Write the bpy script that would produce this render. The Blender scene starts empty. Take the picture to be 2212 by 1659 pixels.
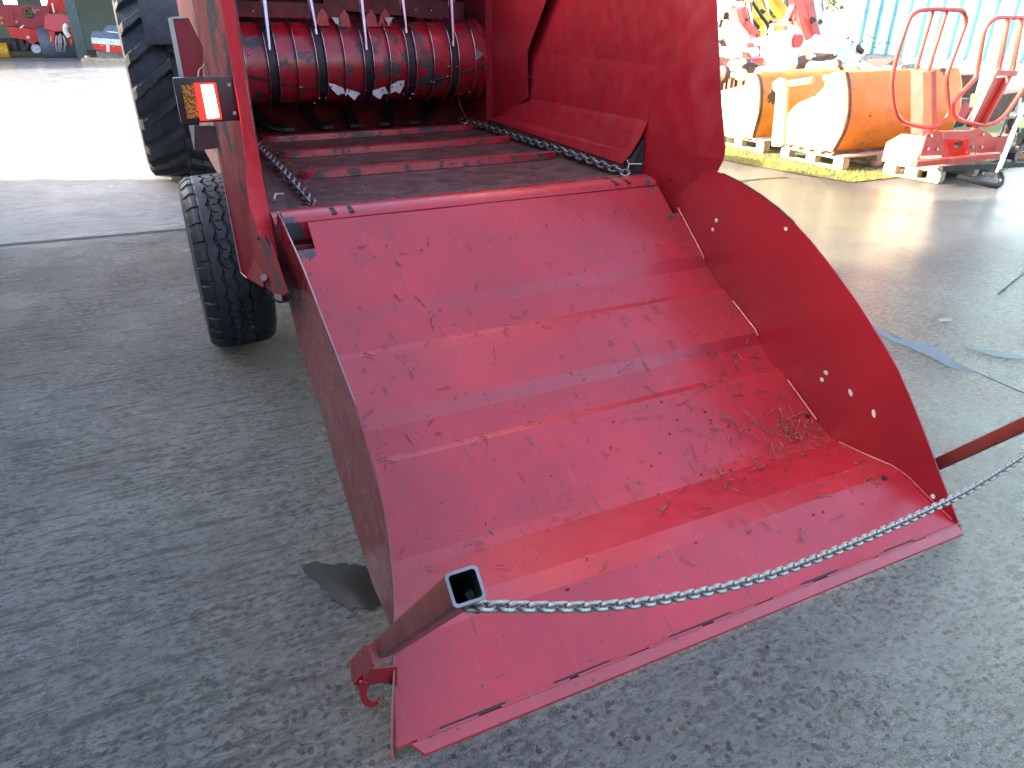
import bpy, bmesh, math, random
from mathutils import Vector, Matrix, noise
random.seed(7)
sc = bpy.context.scene
C = sc.collection
rad = math.radians

# ------------------------------------------------------------------ camera
YAW, PITCH, ROLL, FOC = 0.4444076, 0.4758999, 0.0045911, 1556.418
EYE = Vector((0, 0, 1.6))
def cam_axes():
    cy, sy, cp, sp = math.cos(YAW), math.sin(YAW), math.cos(PITCH), math.sin(PITCH)
    fw = Vector((sy*cp, cy*cp, -sp)); r = Vector((cy, -sy, 0)); u = r.cross(fw)
    cr, sr = math.cos(ROLL), math.sin(ROLL)
    return cr*r+sr*u, -sr*r+cr*u, -fw
AX = cam_axes()
cam = bpy.data.objects.new('camera', bpy.data.cameras.new('camera'))
C.objects.link(cam); sc.camera = cam
cam.matrix_world = Matrix(((AX[0].x, AX[1].x, AX[2].x, EYE.x), (AX[0].y, AX[1].y, AX[2].y, EYE.y),
                           (AX[0].z, AX[1].z, AX[2].z, EYE.z), (0, 0, 0, 1)))
cam.data.sensor_width = 36; cam.data.lens = FOC/2212*36
cam.data.clip_start = 0.05; cam.data.clip_end = 2000
SUN_EL, SUN_AZ = 23.0, -66.0          # azimuth measured from +Y towards +X

# ------------------------------------------------------------------ world, sun, exposure
w = bpy.data.worlds.new("World"); sc.world = w; w.use_nodes = True
nt = w.node_tree; bg = nt.nodes['Background']
sky = nt.nodes.new('ShaderNodeTexSky'); sky.sky_type = 'NISHITA'; sky.sun_disc = False
sky.sun_elevation = rad(SUN_EL); sky.sun_rotation = rad(SUN_AZ); sky.dust_density = 5.0; sky.ozone_density = 1.2
nt.links.new(sky.outputs[0], bg.inputs[0]); bg.inputs[1].default_value = 0.15
sl = bpy.data.lights.new('sun', 'SUN'); sl.energy = 4.5; sl.angle = rad(0.5); sl.color = (1.0, 0.90, 0.74)
so = bpy.data.objects.new('sun', sl); C.objects.link(so)
sd = Vector((math.sin(rad(SUN_AZ))*math.cos(rad(SUN_EL)), math.cos(rad(SUN_AZ))*math.cos(rad(SUN_EL)), math.sin(rad(SUN_EL))))
so.rotation_euler = sd.to_track_quat('Z', 'Y').to_euler(); so.location = sd*50
vs = sc.view_settings; vs.view_transform = 'Standard'; vs.look = 'None'; vs.gamma = 1; vs.exposure = 2.8
sc.render.engine = 'CYCLES'

# ------------------------------------------------------------------ measuring: a point of the photo on a real plane
def P(px, py, X=None, Y=None, Z=None):
    s = 2212/2624
    v = Vector(((px*s-1106)/FOC, -(py*s-829.5)/FOC, -1))
    d = AX[0]*v.x + AX[1]*v.y + AX[2]*v.z
    k, val = (0, X) if X is not None else (1, Y) if Y is not None else (2, Z)
    return EYE + d*((val-EYE[k])/d[k])

# ------------------------------------------------------------------ object helpers
ROOTLOC = {}
def tag(o, label=None, cat=None, group=None, kind=None):
    for k, v in (('label', label), ('category', cat), ('group', group), ('kind', kind)):
        if v: o[k] = v
    return o
def thing(name, label, cat, loc=(0, 0, 0), group=None):
    o = bpy.data.objects.new(name, None); C.objects.link(o); o.location = loc; o.empty_display_size = .2
    ROOTLOC[o] = Vector(loc)
    return tag(o, label, cat, group)
def obj(name, bm, mat, parent=None, smooth=False, label=None):
    if isinstance(bm, bmesh.types.BMesh):
        me = bpy.data.meshes.new(name)
        bmesh.ops.recalc_face_normals(bm, faces=bm.faces)
        bm.to_mesh(me); bm.free()
    else: me = bm
    if smooth:
        me.polygons.foreach_set('use_smooth', [True]*len(me.polygons))
        if smooth != 'all': me.set_sharp_from_angle(angle=rad(smooth if smooth is not True else 35))
    if mat and not me.materials:
        for m in (mat if isinstance(mat, (list, tuple)) else (mat,)): me.materials.append(m)
    o = bpy.data.objects.new(name, me); C.objects.link(o)
    if parent:
        o.parent = parent
        o.matrix_parent_inverse = Matrix.Translation(-ROOTLOC.get(parent, Vector()))
    if label: o['label'] = label
    return o
BM = bmesh.new
def join(bm, verts, faces, mi=0):
    vs_ = [bm.verts.new(v) for v in verts]
    for f in faces:
        try: bm.faces.new([vs_[i] for i in f]).material_index = mi
        except ValueError: pass
    return bm
def box(bm, c, s, rot=None, bev=0):
    g = bmesh.ops.create_cube(bm, size=1)['verts']
    M = Matrix.Translation(Vector(c)) @ (rot.to_4x4() if rot is not None else Matrix()) @ Matrix.Diagonal((*s, 1))
    bmesh.ops.transform(bm, matrix=M, verts=g)
    if bev:
        es = list({e for v in g for e in v.link_edges})
        bmesh.ops.bevel(bm, geom=es, offset=bev, segments=2, affect='EDGES', profile=.7)
    return bm
def beam(bm, a, b, wd, ht=None, up=(0, 0, 1), bev=0.0):
    a, b = Vector(a), Vector(b); d = b-a; z = d.normalized()
    x = Vector(up).cross(z)
    if x.length < 1e-4: x = Vector((1, 0, 0)).cross(z)
    x.normalize(); y = z.cross(x)
    R = Matrix((x, y, z)).transposed()
    return box(bm, (a+b)/2, (wd, ht or wd, d.length), R, bev)
def tube(bm, pts, r, seg=10, cap=True, closed=False):
    pts = [Vector(p) for p in pts]; n = len(pts); rings = []
    rr = r if isinstance(r, (list, tuple)) else [r]*n
    up = None
    for i, p in enumerate(pts):
        if closed: t = (pts[(i+1) % n]-pts[i-1]).normalized()
        else: t = (pts[min(i+1, n-1)]-pts[max(i-1, 0)]).normalized()
        if up is None:
            up = t.orthogonal().normalized()
        up = (up-t*up.dot(t))
        if up.length < 1e-6: up = t.orthogonal()
        up.normalize(); s_ = t.cross(up)
        rings.append([bm.verts.new(p+(up*math.cos(2*math.pi*k/seg)+s_*math.sin(2*math.pi*k/seg))*rr[i]) for k in range(seg)])
    m = n if closed else n-1
    for i in range(m):
        A, B = rings[i], rings[(i+1) % n]
        off = 0
        if closed and i == n-1:
            off = min(range(seg), key=lambda o_: (A[0].co-B[o_].co).length)
        for k in range(seg):
            bm.faces.new((A[k], A[(k+1) % seg], B[(k+1+off) % seg], B[(k+off) % seg]))
    if cap and not closed:
        bm.faces.new(rings[0]); bm.faces.new(rings[-1])
    return bm
def plate(bm, pts, th):
    """a flat (or slightly bent) sheet outline pushed along the vector th"""
    th = Vector(th); pts = [Vector(p) for p in pts]; n = len(pts)
    a = [bm.verts.new(p) for p in pts]; b = [bm.verts.new(p+th) for p in pts]
    fa = bm.faces.new(a); fb = bm.faces.new(b[::-1])
    for i in range(n): bm.faces.new((a[i], b[i], b[(i+1) % n], a[(i+1) % n]))
    return bm
def strip(bm, A, B, th):
    """sheet between two polylines, with thickness vector th"""
    th = Vector(th); A = [Vector(p) for p in A]; B = [Vector(p) for p in B]; n = len(A)
    a = [bm.verts.new(p) for p in A]; b = [bm.verts.new(p) for p in B]
    a2 = [bm.verts.new(p+th) for p in A]; b2 = [bm.verts.new(p+th) for p in B]
    for i in range(n-1):
        bm.faces.new((a[i], a[i+1], b[i+1], b[i])); bm.faces.new((a2[i], b2[i], b2[i+1], a2[i+1]))
        bm.faces.new((a[i], a2[i], a2[i+1], a[i+1])); bm.faces.new((b[i], b[i+1], b2[i+1], b2[i]))
    bm.faces.new((a[0], b[0], b2[0], a2[0])); bm.faces.new((a[-1], a2[-1], b2[-1], b[-1]))
    return bm
def hexbolt(bm, c, n, r=.012, h=.01):
    n = Vector(n).normalized()
    tube(bm, [Vector(c)-n*.002, Vector(c)+n*h], r, 6); tube(bm, [Vector(c)+n*h, Vector(c)+n*h*1.8], r*.5, 8)
    return bm
def smooth_path(pts, k=4, closed=False):
    pts = [Vector(p) for p in pts]; n = len(pts); out = []
    for i in range(n if closed else n-1):
        p0 = pts[i-1] if (closed or i > 0) else pts[0]; p1 = pts[i]; p2 = pts[(i+1) % n]
        p3 = pts[(i+2) % n] if (closed or i+2 < n) else pts[-1]
        for j in range(k):
            t = j/k
            out.append(.5*((2*p1)+(p2-p0)*t+(2*p0-5*p1+4*p2-p3)*t*t+(3*p1-p0-3*p2+p3)*t**3))
    if not closed: out.append(pts[-1])
    return out

# ------------------------------------------------------------------ materials
def mat(name):
    m = bpy.data.materials.new(name); m.use_nodes = True
    return m, m.node_tree.nodes, m.node_tree.links, m.node_tree.nodes['Principled BSDF']
def nd(N, t, **kw):
    n = N.new(t)
    for k, v in kw.items():
        if k.startswith('i_'):
            key = k[2:]; n.inputs[int(key) if key.isdigit() else key.replace('_', ' ')].default_value = v
        else: setattr(n, k, v)
    return n
def coords(N, L, scale=(1, 1, 1)):
    tc = nd(N, 'ShaderNodeTexCoord'); mp = nd(N, 'ShaderNodeMapping'); mp.inputs['Scale'].default_value = scale
    L.new(tc.outputs['Object'], mp.inputs[0]); return mp.outputs[0]
def noi(N, L, co, scale, detail=4, rough=.55, dist=0):
    n = nd(N, 'ShaderNodeTexNoise'); n.inputs['Scale'].default_value = scale; n.inputs['Detail'].default_value = detail
    n.inputs['Roughness'].default_value = rough; n.inputs['Distortion'].default_value = dist
    L.new(co, n.inputs['Vector']); return n.outputs['Fac']
def ramp(N, L, f, a, b, ca=0., cb=1.):
    r = nd(N, 'ShaderNodeMapRange'); r.inputs[1].default_value = a; r.inputs[2].default_value = b
    r.inputs[3].default_value = ca; r.inputs[4].default_value = cb; r.interpolation_type = 'SMOOTHSTEP'
    L.new(f, r.inputs[0]); return r.outputs[0]
def mixc(N, L, f, a, b):
    m = nd(N, 'ShaderNodeMix', data_type='RGBA')
    for i, v in ((0, f), (6, a), (7, b)):
        if isinstance(v, (int, float)): m.inputs[i].default_value = v
        elif isinstance(v, tuple): m.inputs[i].default_value = (*v[:3], 1)
        else: L.new(v, m.inputs[i])
    return m.outputs[2]
def mth(N, L, op, a, b=None, clamp=False):
    m = nd(N, 'ShaderNodeMath', operation=op, use_clamp=clamp)
    for i, v in ((0, a), (1, b)):
        if v is None: continue
        if isinstance(v, (int, float)): m.inputs[i].default_value = v
        else: L.new(v, m.inputs[i])
    return m.outputs[0]
def bump(N, L, B, h, strength, dist, prev=None):
    b = nd(N, 'ShaderNodeBump'); b.inputs['Strength'].default_value = strength; b.inputs['Distance'].default_value = dist
    L.new(h, b.inputs['Height'])
    if prev: L.new(prev, b.inputs['Normal'])
    if B: L.new(b.outputs[0], B.inputs['Normal'])
    return b.outputs[0]

def paint(name, base, under=(.035, .033, .038), chips=.5, size=9, specks=.5, rough=.36, dirt=.3, dirtcol=(.06, .025, .02), coat=.25, streak=0, spec=.5, dent=.15, corners=False):
    """worn machine paint: big flaked patches, small specks, a little grime; chips 0..1"""
    m, N, L, B = mat(name); co = coords(N, L)
    big = noi(N, L, co, 1.7, 2); med = noi(N, L, co, size, 5, .6, .4); sm = noi(N, L, co, 75, 2, .5)
    v1 = ramp(N, L, noi(N, L, co, 3.1, 4), .3, .75)
    col = mixc(N, L, v1, tuple(c*.86 for c in base), tuple(min(1, c*1.1) for c in base))
    if dirt:
        d = ramp(N, L, noi(N, L, co, 6, 6, .7), .5, .8, 0, dirt)
        col = mixc(N, L, d, col, dirtcol)
    if streak:
        cs = coords(N, L, (30, 3, 3)); s_ = ramp(N, L, noi(N, L, cs, 1.4, 5, .7), .58, .72, 0, streak)
        col = mixc(N, L, s_, col, (.34, .12, .13))
        cs2 = coords(N, L, (38, 2.2, 2.2)); s2 = mth(N, L, 'MULTIPLY', ramp(N, L, noi(N, L, cs2, 1.6, 4, .6, .3), .64, .68, 0, .6), ramp(N, L, big, .46, .56))
        col = mixc(N, L, s2, col, (.07, .02, .022))
    th = .74-.24*chips
    a = mth(N, L, 'ADD', mth(N, L, 'MULTIPLY', big, .35), mth(N, L, 'MULTIPLY', med, .65))
    if corners:
        sp_ = nd(N, 'ShaderNodeSeparateXYZ'); L.new(co, sp_.inputs[0]); X_, Y_ = sp_.outputs[0], sp_.outputs[1]
        k1 = mth(N, L, 'MULTIPLY', ramp(N, L, X_, 1.98, 2.12), ramp(N, L, Y_, 2.52, 2.70))
        k2 = mth(N, L, 'MULTIPLY', ramp(N, L, X_, .56, .44), ramp(N, L, Y_, 2.55, 2.74))
        k3 = mth(N, L, 'MULTIPLY', ramp(N, L, X_, .50, .36), .45)
        a = mth(N, L, 'ADD', a, mth(N, L, 'MULTIPLY', mth(N, L, 'MAXIMUM', mth(N, L, 'MAXIMUM', k1, k2), k3), .15))
    chip = ramp(N, L, a, th-.004, th+.012)
    th2 = .78-.12*specks
    sp = mth(N, L, 'MULTIPLY', ramp(N, L, sm, th2, th2+.02), ramp(N, L, med, .42, .5))
    msk = mth(N, L, 'MAXIMUM', chip, sp) if specks else chip
    col = mixc(N, L, msk, col, under)
    L.new(col, B.inputs['Base Color'])
    rg = ramp(N, L, noi(N, L, co, 14, 4), .3, .7, rough-.06, rough+.12)
    L.new(mth(N, L, 'ADD', rg, mth(N, L, 'MULTIPLY', msk, .2)), B.inputs['Roughness'])
    B.inputs['Specular IOR Level'].default_value = spec; B.inputs['Coat Weight'].default_value = coat; B.inputs['Coat Roughness'].default_value = .22
    n1 = bump(N, L, None, noi(N, L, co, 2.2, 2), dent, .02)
    n2 = bump(N, L, None, noi(N, L, co, 130, 3), .08, .002, n1)
    bump(N, L, B, mth(N, L, 'MULTIPLY', msk, -1), .5, .0015, n2)
    return m
def plain(name, base, rough=.6, metal=0, var=.25, scale=12, bmp=.2, spec=.5):
    m, N, L, B = mat(name); co = coords(N, L); f = noi(N, L, co, scale, 5, .6)
    col = mixc(N, L, ramp(N, L, f, .3, .7), tuple(c*(1-var) for c in base), tuple(min(1, c*(1+var)) for c in base))
    L.new(col, B.inputs['Base Color']); B.inputs['Metallic'].default_value = metal
    L.new(ramp(N, L, noi(N, L, co, scale*2.3, 3), .3, .7, max(.02, rough-.08), min(1, rough+.1)), B.inputs['Roughness'])
    B.inputs['Specular IOR Level'].default_value = spec
    if bmp: bump(N, L, B, noi(N, L, co, scale*6, 4), bmp, .003)
    return m
M0 = 0
RED = (.41, .010, .020)
M = {}
M['ramp'] = paint('red_ramp_paint', RED, chips=.33, size=8, specks=.9, coat=.5, corners=True, rough=.34, dirt=.35, dirtcol=(.15, .018, .018), streak=.22, spec=.6)
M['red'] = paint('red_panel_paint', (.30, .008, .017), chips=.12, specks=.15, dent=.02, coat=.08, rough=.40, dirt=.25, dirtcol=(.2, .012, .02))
M['plateout'] = paint('shaded_plate_paint', (.20, .014, .018), chips=0, specks=.1, rough=.26, dirt=.8, dirtcol=(.10, .032, .030), coat=.4, dent=.6)  # left plate's shade and the ground's brown reflection put into colour and dirt
M['outer'] = paint('weathered_red_paint', (.19, .007, .014), chips=.8, size=5, specks=.3, rough=.6, dirt=.6, dirtcol=(.06, .012, .014), coat=0, spec=.2)
M['redworn'] = paint('red_worn_paint', (.28, .009, .018), chips=.78, size=6, specks=.4, rough=.4, dirt=.5, dirtcol=(.05, .015, .015))
M['drum'] = paint('red_drum_paint', (.36, .008, .020), chips=.78, size=9, specks=1, rough=.27, dirt=.6, under=(.05, .045, .045))
M['slat'] = paint('red_slat_paint', (.38, .016, .028), chips=.78, size=14, specks=.9, rough=.4, dirt=.5, under=(.06, .04, .038))
M['dark'] = plain('dark_grimy_steel', (.016, .013, .014), .5, 0, .5)
M['grimered'] = plain('grimy_red_steel', (.15, .012, .016), .5, 0, .6, 5)
M['floor'] = plain('brown_worn_floor', (.07, .036, .032), .45, 0, .45, 9, .5)
M['steel'] = plain('bright_worn_steel', (.62, .62, .64), .22, 1, .2)
M['barsteel'] = plain('polished_bar', (.80, .80, .84), .35, .25, .1)
M['bladesteel'] = plain('grey_knife_steel', (.42, .42, .46), .42, .8, .2)
M['galv'] = plain('galvanised_steel', (.29, .275, .255), .45, .8, .25, 60, .2)
M['oldchain'] = plain('oily_chain_steel', (.20, .20, .21), .35, .8, .5, 50, .3)
M['edge'] = plain('bare_edge_steel', (.22, .20, .21), .4, .5, .3)
M['rubber'] = plain('black_tyre_rubber', (.018, .019, .022), .50, 0, .7, 7, .35, .55)
M['rubber2'] = plain('dusty_tractor_rubber', (.024, .027, .034), .62, 0, .4, 6, .35)
M['arm'] = paint('brown_red_primer', (.16, .024, .018), chips=.15, specks=.1, rough=.42, dirt=.4, dirtcol=(.16, .03, .02))
M['alu'] = plain('dull_aluminium', (.5, .45, .45), .4, .6, .15)
M['cabtie'] = plain('white_plastic', (.8, .8, .78), .5, 0, .05)

# ground -----------------------------------------------------------
def concrete():
    m, N, L, B = mat('wet_concrete'); co = coords(N, L)
    sepn = nd(N, 'ShaderNodeSeparateXYZ'); L.new(co, sepn.inputs[0]); X, Y = sepn.outputs[0], sepn.outputs[1]
    big = noi(N, L, co, .9, 4, .6); mid = noi(N, L, co, 9, 6, .65); fin = noi(N, L, co, 70, 5, .7)
    smooth_far = ramp(N, L, Y, 6.1, 6.6)                       # slab beyond the joint is trowelled smoother
    col = mixc(N, L, ramp(N, L, mid, .3, .7), (.27, .268, .258), (.42, .415, .40))
    col = mixc(N, L, ramp(N, L, big, .35, .7, 0, .6), col, (.15, .15, .152))
    g1 = noi(N, L, co, 150, 4, .7); g2 = noi(N, L, co, 330, 2, .6)
    cst = coords(N, L, (.62, 1.2, 1)); g3 = noi(N, L, cst, 44, 5, .72, .4); pk = ramp(N, L, noi(N, L, co, 2.6, 3), .35, .62, .45, 1); g4 = noi(N, L, cst, 70, 4, .7, .3)
    col = mixc(N, L, mth(N, L, 'MULTIPLY', pk, ramp(N, L, g3, .38, .52, .85, 0)), col, (.034, .035, .035)); col = mixc(N, L, ramp(N, L, g4, .36, .48, .6, 0), col, (.022, .024, .026))
    col = mixc(N, L, mth(N, L, 'MULTIPLY', pk, ramp(N, L, g3, .50, .64, 0, .75)), col, (.44, .435, .42)); col = mixc(N, L, ramp(N, L, g1, .52, .64, 0, .6), col, (.34, .35, .355))  # light and dark grain stands in for wet glints, put into the colour
    col = mixc(N, L, ramp(N, L, g2, .52, .68, 0, .4), col, (.28, .28, .28))
    pale = mth(N, L, 'MULTIPLY', ramp(N, L, X, 1.1, -.5), ramp(N, L, mth(N, L, 'ADD', Y, mth(N, L, 'MULTIPLY', big, 1.6)), 1.7, 3.6))  # sky sheen on the left of the slab, put into the colour as paler concrete
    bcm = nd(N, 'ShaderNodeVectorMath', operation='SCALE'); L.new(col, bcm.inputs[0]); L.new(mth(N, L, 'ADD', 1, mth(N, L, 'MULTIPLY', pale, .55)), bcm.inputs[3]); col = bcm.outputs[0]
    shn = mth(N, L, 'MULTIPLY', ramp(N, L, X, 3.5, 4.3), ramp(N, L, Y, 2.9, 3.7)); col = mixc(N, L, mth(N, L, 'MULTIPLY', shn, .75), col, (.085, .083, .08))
    col = mixc(N, L, mth(N, L, 'MULTIPLY', smooth_far, ramp(N, L, X, 3.5, 2.5)), col, mixc(N, L, ramp(N, L, mid, .3, .7), (.33, .335, .34), (.43, .435, .435)))
    # exposed aggregate, close to the tailgate and along its front
    ag = mth(N, L, 'MULTIPLY', ramp(N, L, mth(N, L, 'ADD', Y, mth(N, L, 'MULTIPLY', X, -.25)), 2.6, .9), ramp(N, L, big, .3, .6, .55, 1))
    v = nd(N, 'ShaderNodeTexVoronoi'); v.inputs['Scale'].default_value = 42; v.inputs['Randomness'].default_value = 1
    dc = nd(N, 'ShaderNodeVectorMath', operation='ADD'); nv = nd(N, 'ShaderNodeTexNoise'); nv.inputs['Scale'].default_value = 60
    L.new(co, nv.inputs['Vector']); sc_ = nd(N, 'ShaderNodeVectorMath', operation='SCALE'); sc_.inputs[3].default_value = .012
    L.new(nv.outputs['Color'], sc_.inputs[0]); L.new(co, dc.inputs[0]); L.new(sc_.outputs[0], dc.inputs[1]); L.new(dc.outputs[0], v.inputs['Vector'])
    sx = nd(N, 'ShaderNodeSeparateColor'); L.new(v.outputs['Color'], sx.inputs[0])
    inside = ramp(N, L, v.outputs['Distance'], .42, .30)
    peb = mth(N, L, 'MULTIPLY', mth(N, L, 'MULTIPLY', ramp(N, L, sx.outputs[0], .52, .56), inside), ag)
    cr = nd(N, 'ShaderNodeValToRGB'); cr.color_ramp.interpolation = 'CONSTANT'
    for i, (p_, c_) in enumerate(((0, (.045, .058, .085)), (.25, (.11, .12, .12)), (.45, (.15, .11, .09)), (.62, (.035, .045, .055)), (.8, (.2, .2, .19)), (.93, (.36, .36, .35)))):
        e = cr.color_ramp.elements[i] if i < 2 else cr.color_ramp.elements.new(p_)
        e.position = p_; e.color = (*c_, 1)
    L.new(sx.outputs[1], cr.inputs[0])
    col = mixc(N, L, peb, col, cr.outputs[0])
    rc0 = coords(N, L, (5, 34, 1)); rg0 = noi(N, L, rc0, 1.0, 4, .6, .6)
    col = mixc(N, L, mth(N, L, 'MULTIPLY', ramp(N, L, rg0, .50, .36, 0, .6), ramp(N, L, X, 1.4, -.2)), col, (.07, .072, .072))
    # dark pits
    pits = ramp(N, L, noi(N, L, co, 33, 3), .68, .74)
    col = mixc(N, L, mth(N, L, 'MULTIPLY', pits, .6), col, (.035, .034, .033))
    L.new(col, B.inputs['Base Color'])
    wet = noi(N, L, co, 1.6, 5, .6, .3)
    r = ramp(N, L, wet, .34, .66, .13, .28)
    r = mth(N, L, 'MULTIPLY', r, ramp(N, L, Y, 6.1, 6.7, 1, .85))
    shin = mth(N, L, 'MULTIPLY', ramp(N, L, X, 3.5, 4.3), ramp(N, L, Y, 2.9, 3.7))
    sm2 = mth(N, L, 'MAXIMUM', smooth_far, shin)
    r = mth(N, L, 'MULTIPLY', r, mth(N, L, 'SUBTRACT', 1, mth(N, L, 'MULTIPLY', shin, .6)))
    L.new(r, B.inputs['Roughness']); B.inputs['Specular IOR Level'].default_value = .62
    B.inputs['Coat Weight'].default_value = 1; B.inputs['Coat IOR'].default_value = 1.4; L.new(mth(N, L, 'MULTIPLY', r, .75), B.inputs['Coat Roughness'])
    # surface: brushed ridges on the left, grit elsewhere
    rc = coords(N, L, (5, 34, 1)); ridge = noi(N, L, rc, 1.0, 4, .6, .6)
    rm = mth(N, L, 'MULTIPLY', ramp(N, L, X, 1.6, -.4, .3, 1.5), mth(N, L, 'SUBTRACT', 1, mth(N, L, 'MULTIPLY', sm2, .8)))
    hg = mth(N, L, 'MULTIPLY', mth(N, L, 'ADD', mth(N, L, 'MULTIPLY', ridge, rm), mth(N, L, 'MULTIPLY', g3, .9)), mth(N, L, 'SUBTRACT', 1, mth(N, L, 'MULTIPLY', sm2, .82)))
    b1 = bump(N, L, None, hg, 1, .16)
    b2 = bump(N, L, None, mth(N, L, 'ADD', mth(N, L, 'MULTIPLY', fin, mth(N, L, 'SUBTRACT', 1, mth(N, L, 'MULTIPLY', sm2, .9))), mth(N, L, 'MULTIPLY', peb, .9)), 1, .035, b1)
    b3 = bump(N, L, None, mth(N, L, 'MULTIPLY', g1, mth(N, L, 'SUBTRACT', 1, mth(N, L, 'MULTIPLY', sm2, .85))), 1, .018, b2)
    L.new(b3, B.inputs['Normal']); L.new(b3, B.inputs['Coat Normal'])
    return m
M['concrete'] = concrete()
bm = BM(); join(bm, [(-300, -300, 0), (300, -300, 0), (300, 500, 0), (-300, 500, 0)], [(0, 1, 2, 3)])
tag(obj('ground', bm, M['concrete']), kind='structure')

def joint(a, b, wd=.012, seed=1):
    random.seed(seed); a, b = Vector(a), Vector(b); n = max(6, int((b-a).length/.12)); t = (b-a).normalized(); s = Vector((-t.y, t.x, 0))
    A, Bp = [], []
    for i in range(n+1):
        p = a.lerp(b, i/n)+s*(noise.noise(Vector((i*.35, seed, 0)))*.018); k = wd*(.5+random.random()*.7)
        A.append(p+s*k); Bp.append(p-s*k)
    bm = BM(); va = [bm.verts.new((p.x, p.y, .004)) for p in A]; vb = [bm.verts.new((p.x, p.y, .004)) for p in Bp]
    for i in range(n): bm.faces.new((va[i], va[i+1], vb[i+1], vb[i]))
    tag(obj('ground_joint', bm, M['jointm']), kind='structure')
M['jointm'] = plain('dark_joint_filler', (.022, .020, .020), .7)
joint((-7, 6.95, 0), (6.2, 6.02, 0), .026, 3)
joint((-9, 23.6, 0), (6, 22.6, 0), .02, 4)
joint((3.52, 2.75, 0), (3.5, 1.68, 0), .006, 5); joint((3.5, 1.68, 0), (3.62, -3, 0), .009, 6)
joint((4.7, 2.62, 0), (5.4, 2.86, 0), .007, 8)

def water():
    m, N, L, B = mat('standing_water'); B.inputs['Base Color'].default_value = (.026, .026, .020, 1)
    B.inputs['Roughness'].default_value = .16; B.inputs['Specular IOR Level'].default_value = .55
    co = coords(N, L); return m
M['water'] = water()
def puddle(pts, seed, amp=.012, z=.005):
    pts = smooth_path([Vector((x, y, 0)) for x, y in pts], 10, True); c = sum(pts, Vector())/len(pts); out = []
    for i, p in enumerate(pts):
        d = (p-c).normalized(); f = noise.fractal(Vector((p.x*30, p.y*30, seed)), 1.2, 2, 2)
        q = p+d*f*amp*1.8; out.append((q.x, q.y, z))
    bm = BM(); bm.faces.new([bm.verts.new(q) for q in out]); bmesh.ops.triangulate(bm, faces=bm.faces)
    tag(obj('puddle', bm, M['water']), kind='structure')
puddle([tuple(P(x, y, Z=0))[:2] for x, y in ((775, 1455), (800, 1440), (845, 1450), (880, 1443), (930, 1455), (960, 1480), (985, 1545), (950, 1560), (890, 1560), (855, 1535), (815, 1500), (785, 1475))], 1, .012)
puddle([tuple(P(x, y, Z=0))[:2] for x, y in ((2208, 824), (2232, 830), (2300, 868), (2360, 880), (2405, 895), (2450, 930), (2500, 954), (2440, 945), (2380, 915), (2330, 893), (2270, 868))], 2, .006)
puddle([tuple(P(x, y, Z=0))[:2] for x, y in ((2460, 884), (2500, 889), (2550, 902), (2600, 908), (2640, 918), (2600, 921), (2550, 915), (2500, 900))], 5, .004)
for k, (x, y) in enumerate(((2420, 822),)):
    c = P(x, y, Z=0); r_ = .016 if x < 600 else .03
    puddle([(c.x+r_*math.cos(t)*1.7, c.y+r_*math.sin(t)*.8) for t in [j*math.pi/4 for j in range(8)]], 10+k, .006)

# =================================================================== STRAW CHOPPER
chop = thing('straw_chopper', 'red straw chopper trailer standing with its ribbed tailgate lowered to the wet concrete', 'straw chopper', (1.25, 4.0, 0))
def gx(Y): return 0 if Y > 1.45 else .1*(1.45-Y)/.33          # the tailgate flares outward at its lip
XL, XR = .335, 2.165
prof = [(2.845, .872), (2.514, .616), (2.480, .572), (2.380, .506), (2.348, .503), (2.289, .476), (2.112, .392), (2.081, .348), (1.992, .288), (1.962, .286), (1.908, .262), (1.665, .134), (1.620, .125), (1.431, .146), (1.350, .143), (1.223, .068), (1.145, .028)]
def ridge_fine(pr):
    out = []
    for i in range(len(pr)-1):
        (a, b), (c_, d) = pr[i], pr[i+1]; n = max(1, int(math.hypot(c_-a, d-b)/.04))
        for k in range(n): out.append((a+(c_-a)*k/n, b+(d-b)*k/n))
    out.append(pr[-1]); return out
# tailgate: the ribbed steel ramp itself
bm = BM(); pf = ridge_fine(prof); NX = 40
grid = []
for j, (y, z) in enumerate(pf):
    row = []
    for i in range(NX+1):
        u = i/NX; xl, xr = XL-gx(y), XR+gx(y)
        x = xl+(xr-xl)*u
        wob = noise.noise(Vector((x*2.3, y*2.3, 3)))*.004
        row.append(bm.verts.new((x, y, z+wob)))
    grid.append(row)
def cut(i, j):     # notches at the two upper corners of the sheet
    x = XL+(XR-XL)*(i+.5)/NX; y = (pf[j][0]+pf[j+1][0])/2
    if y > 2.745 and x < .455: return True
    if y > 2.70 and x > 2.115-(2.845-y)*.0 and x > 2.05: return True
    return False
for j in range(len(pf)-1):
    for i in range(NX):
        if not cut(i, j): bm.faces.new((grid[j][i], grid[j][i+1], grid[j+1][i+1], grid[j+1][i]))
ext = bmesh.ops.extrude_face_region(bm, geom=list(bm.faces))
for v in [g for g in ext['geom'] if isinstance(g, bmesh.types.BMVert)]: v.co.z -= .005; v.co.y -= .002
tg = obj('tailgate', bm, M['ramp'], chop, smooth=7, label='red ribbed steel tailgate ramp with scuffed paint, lowered to the ground')
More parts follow.
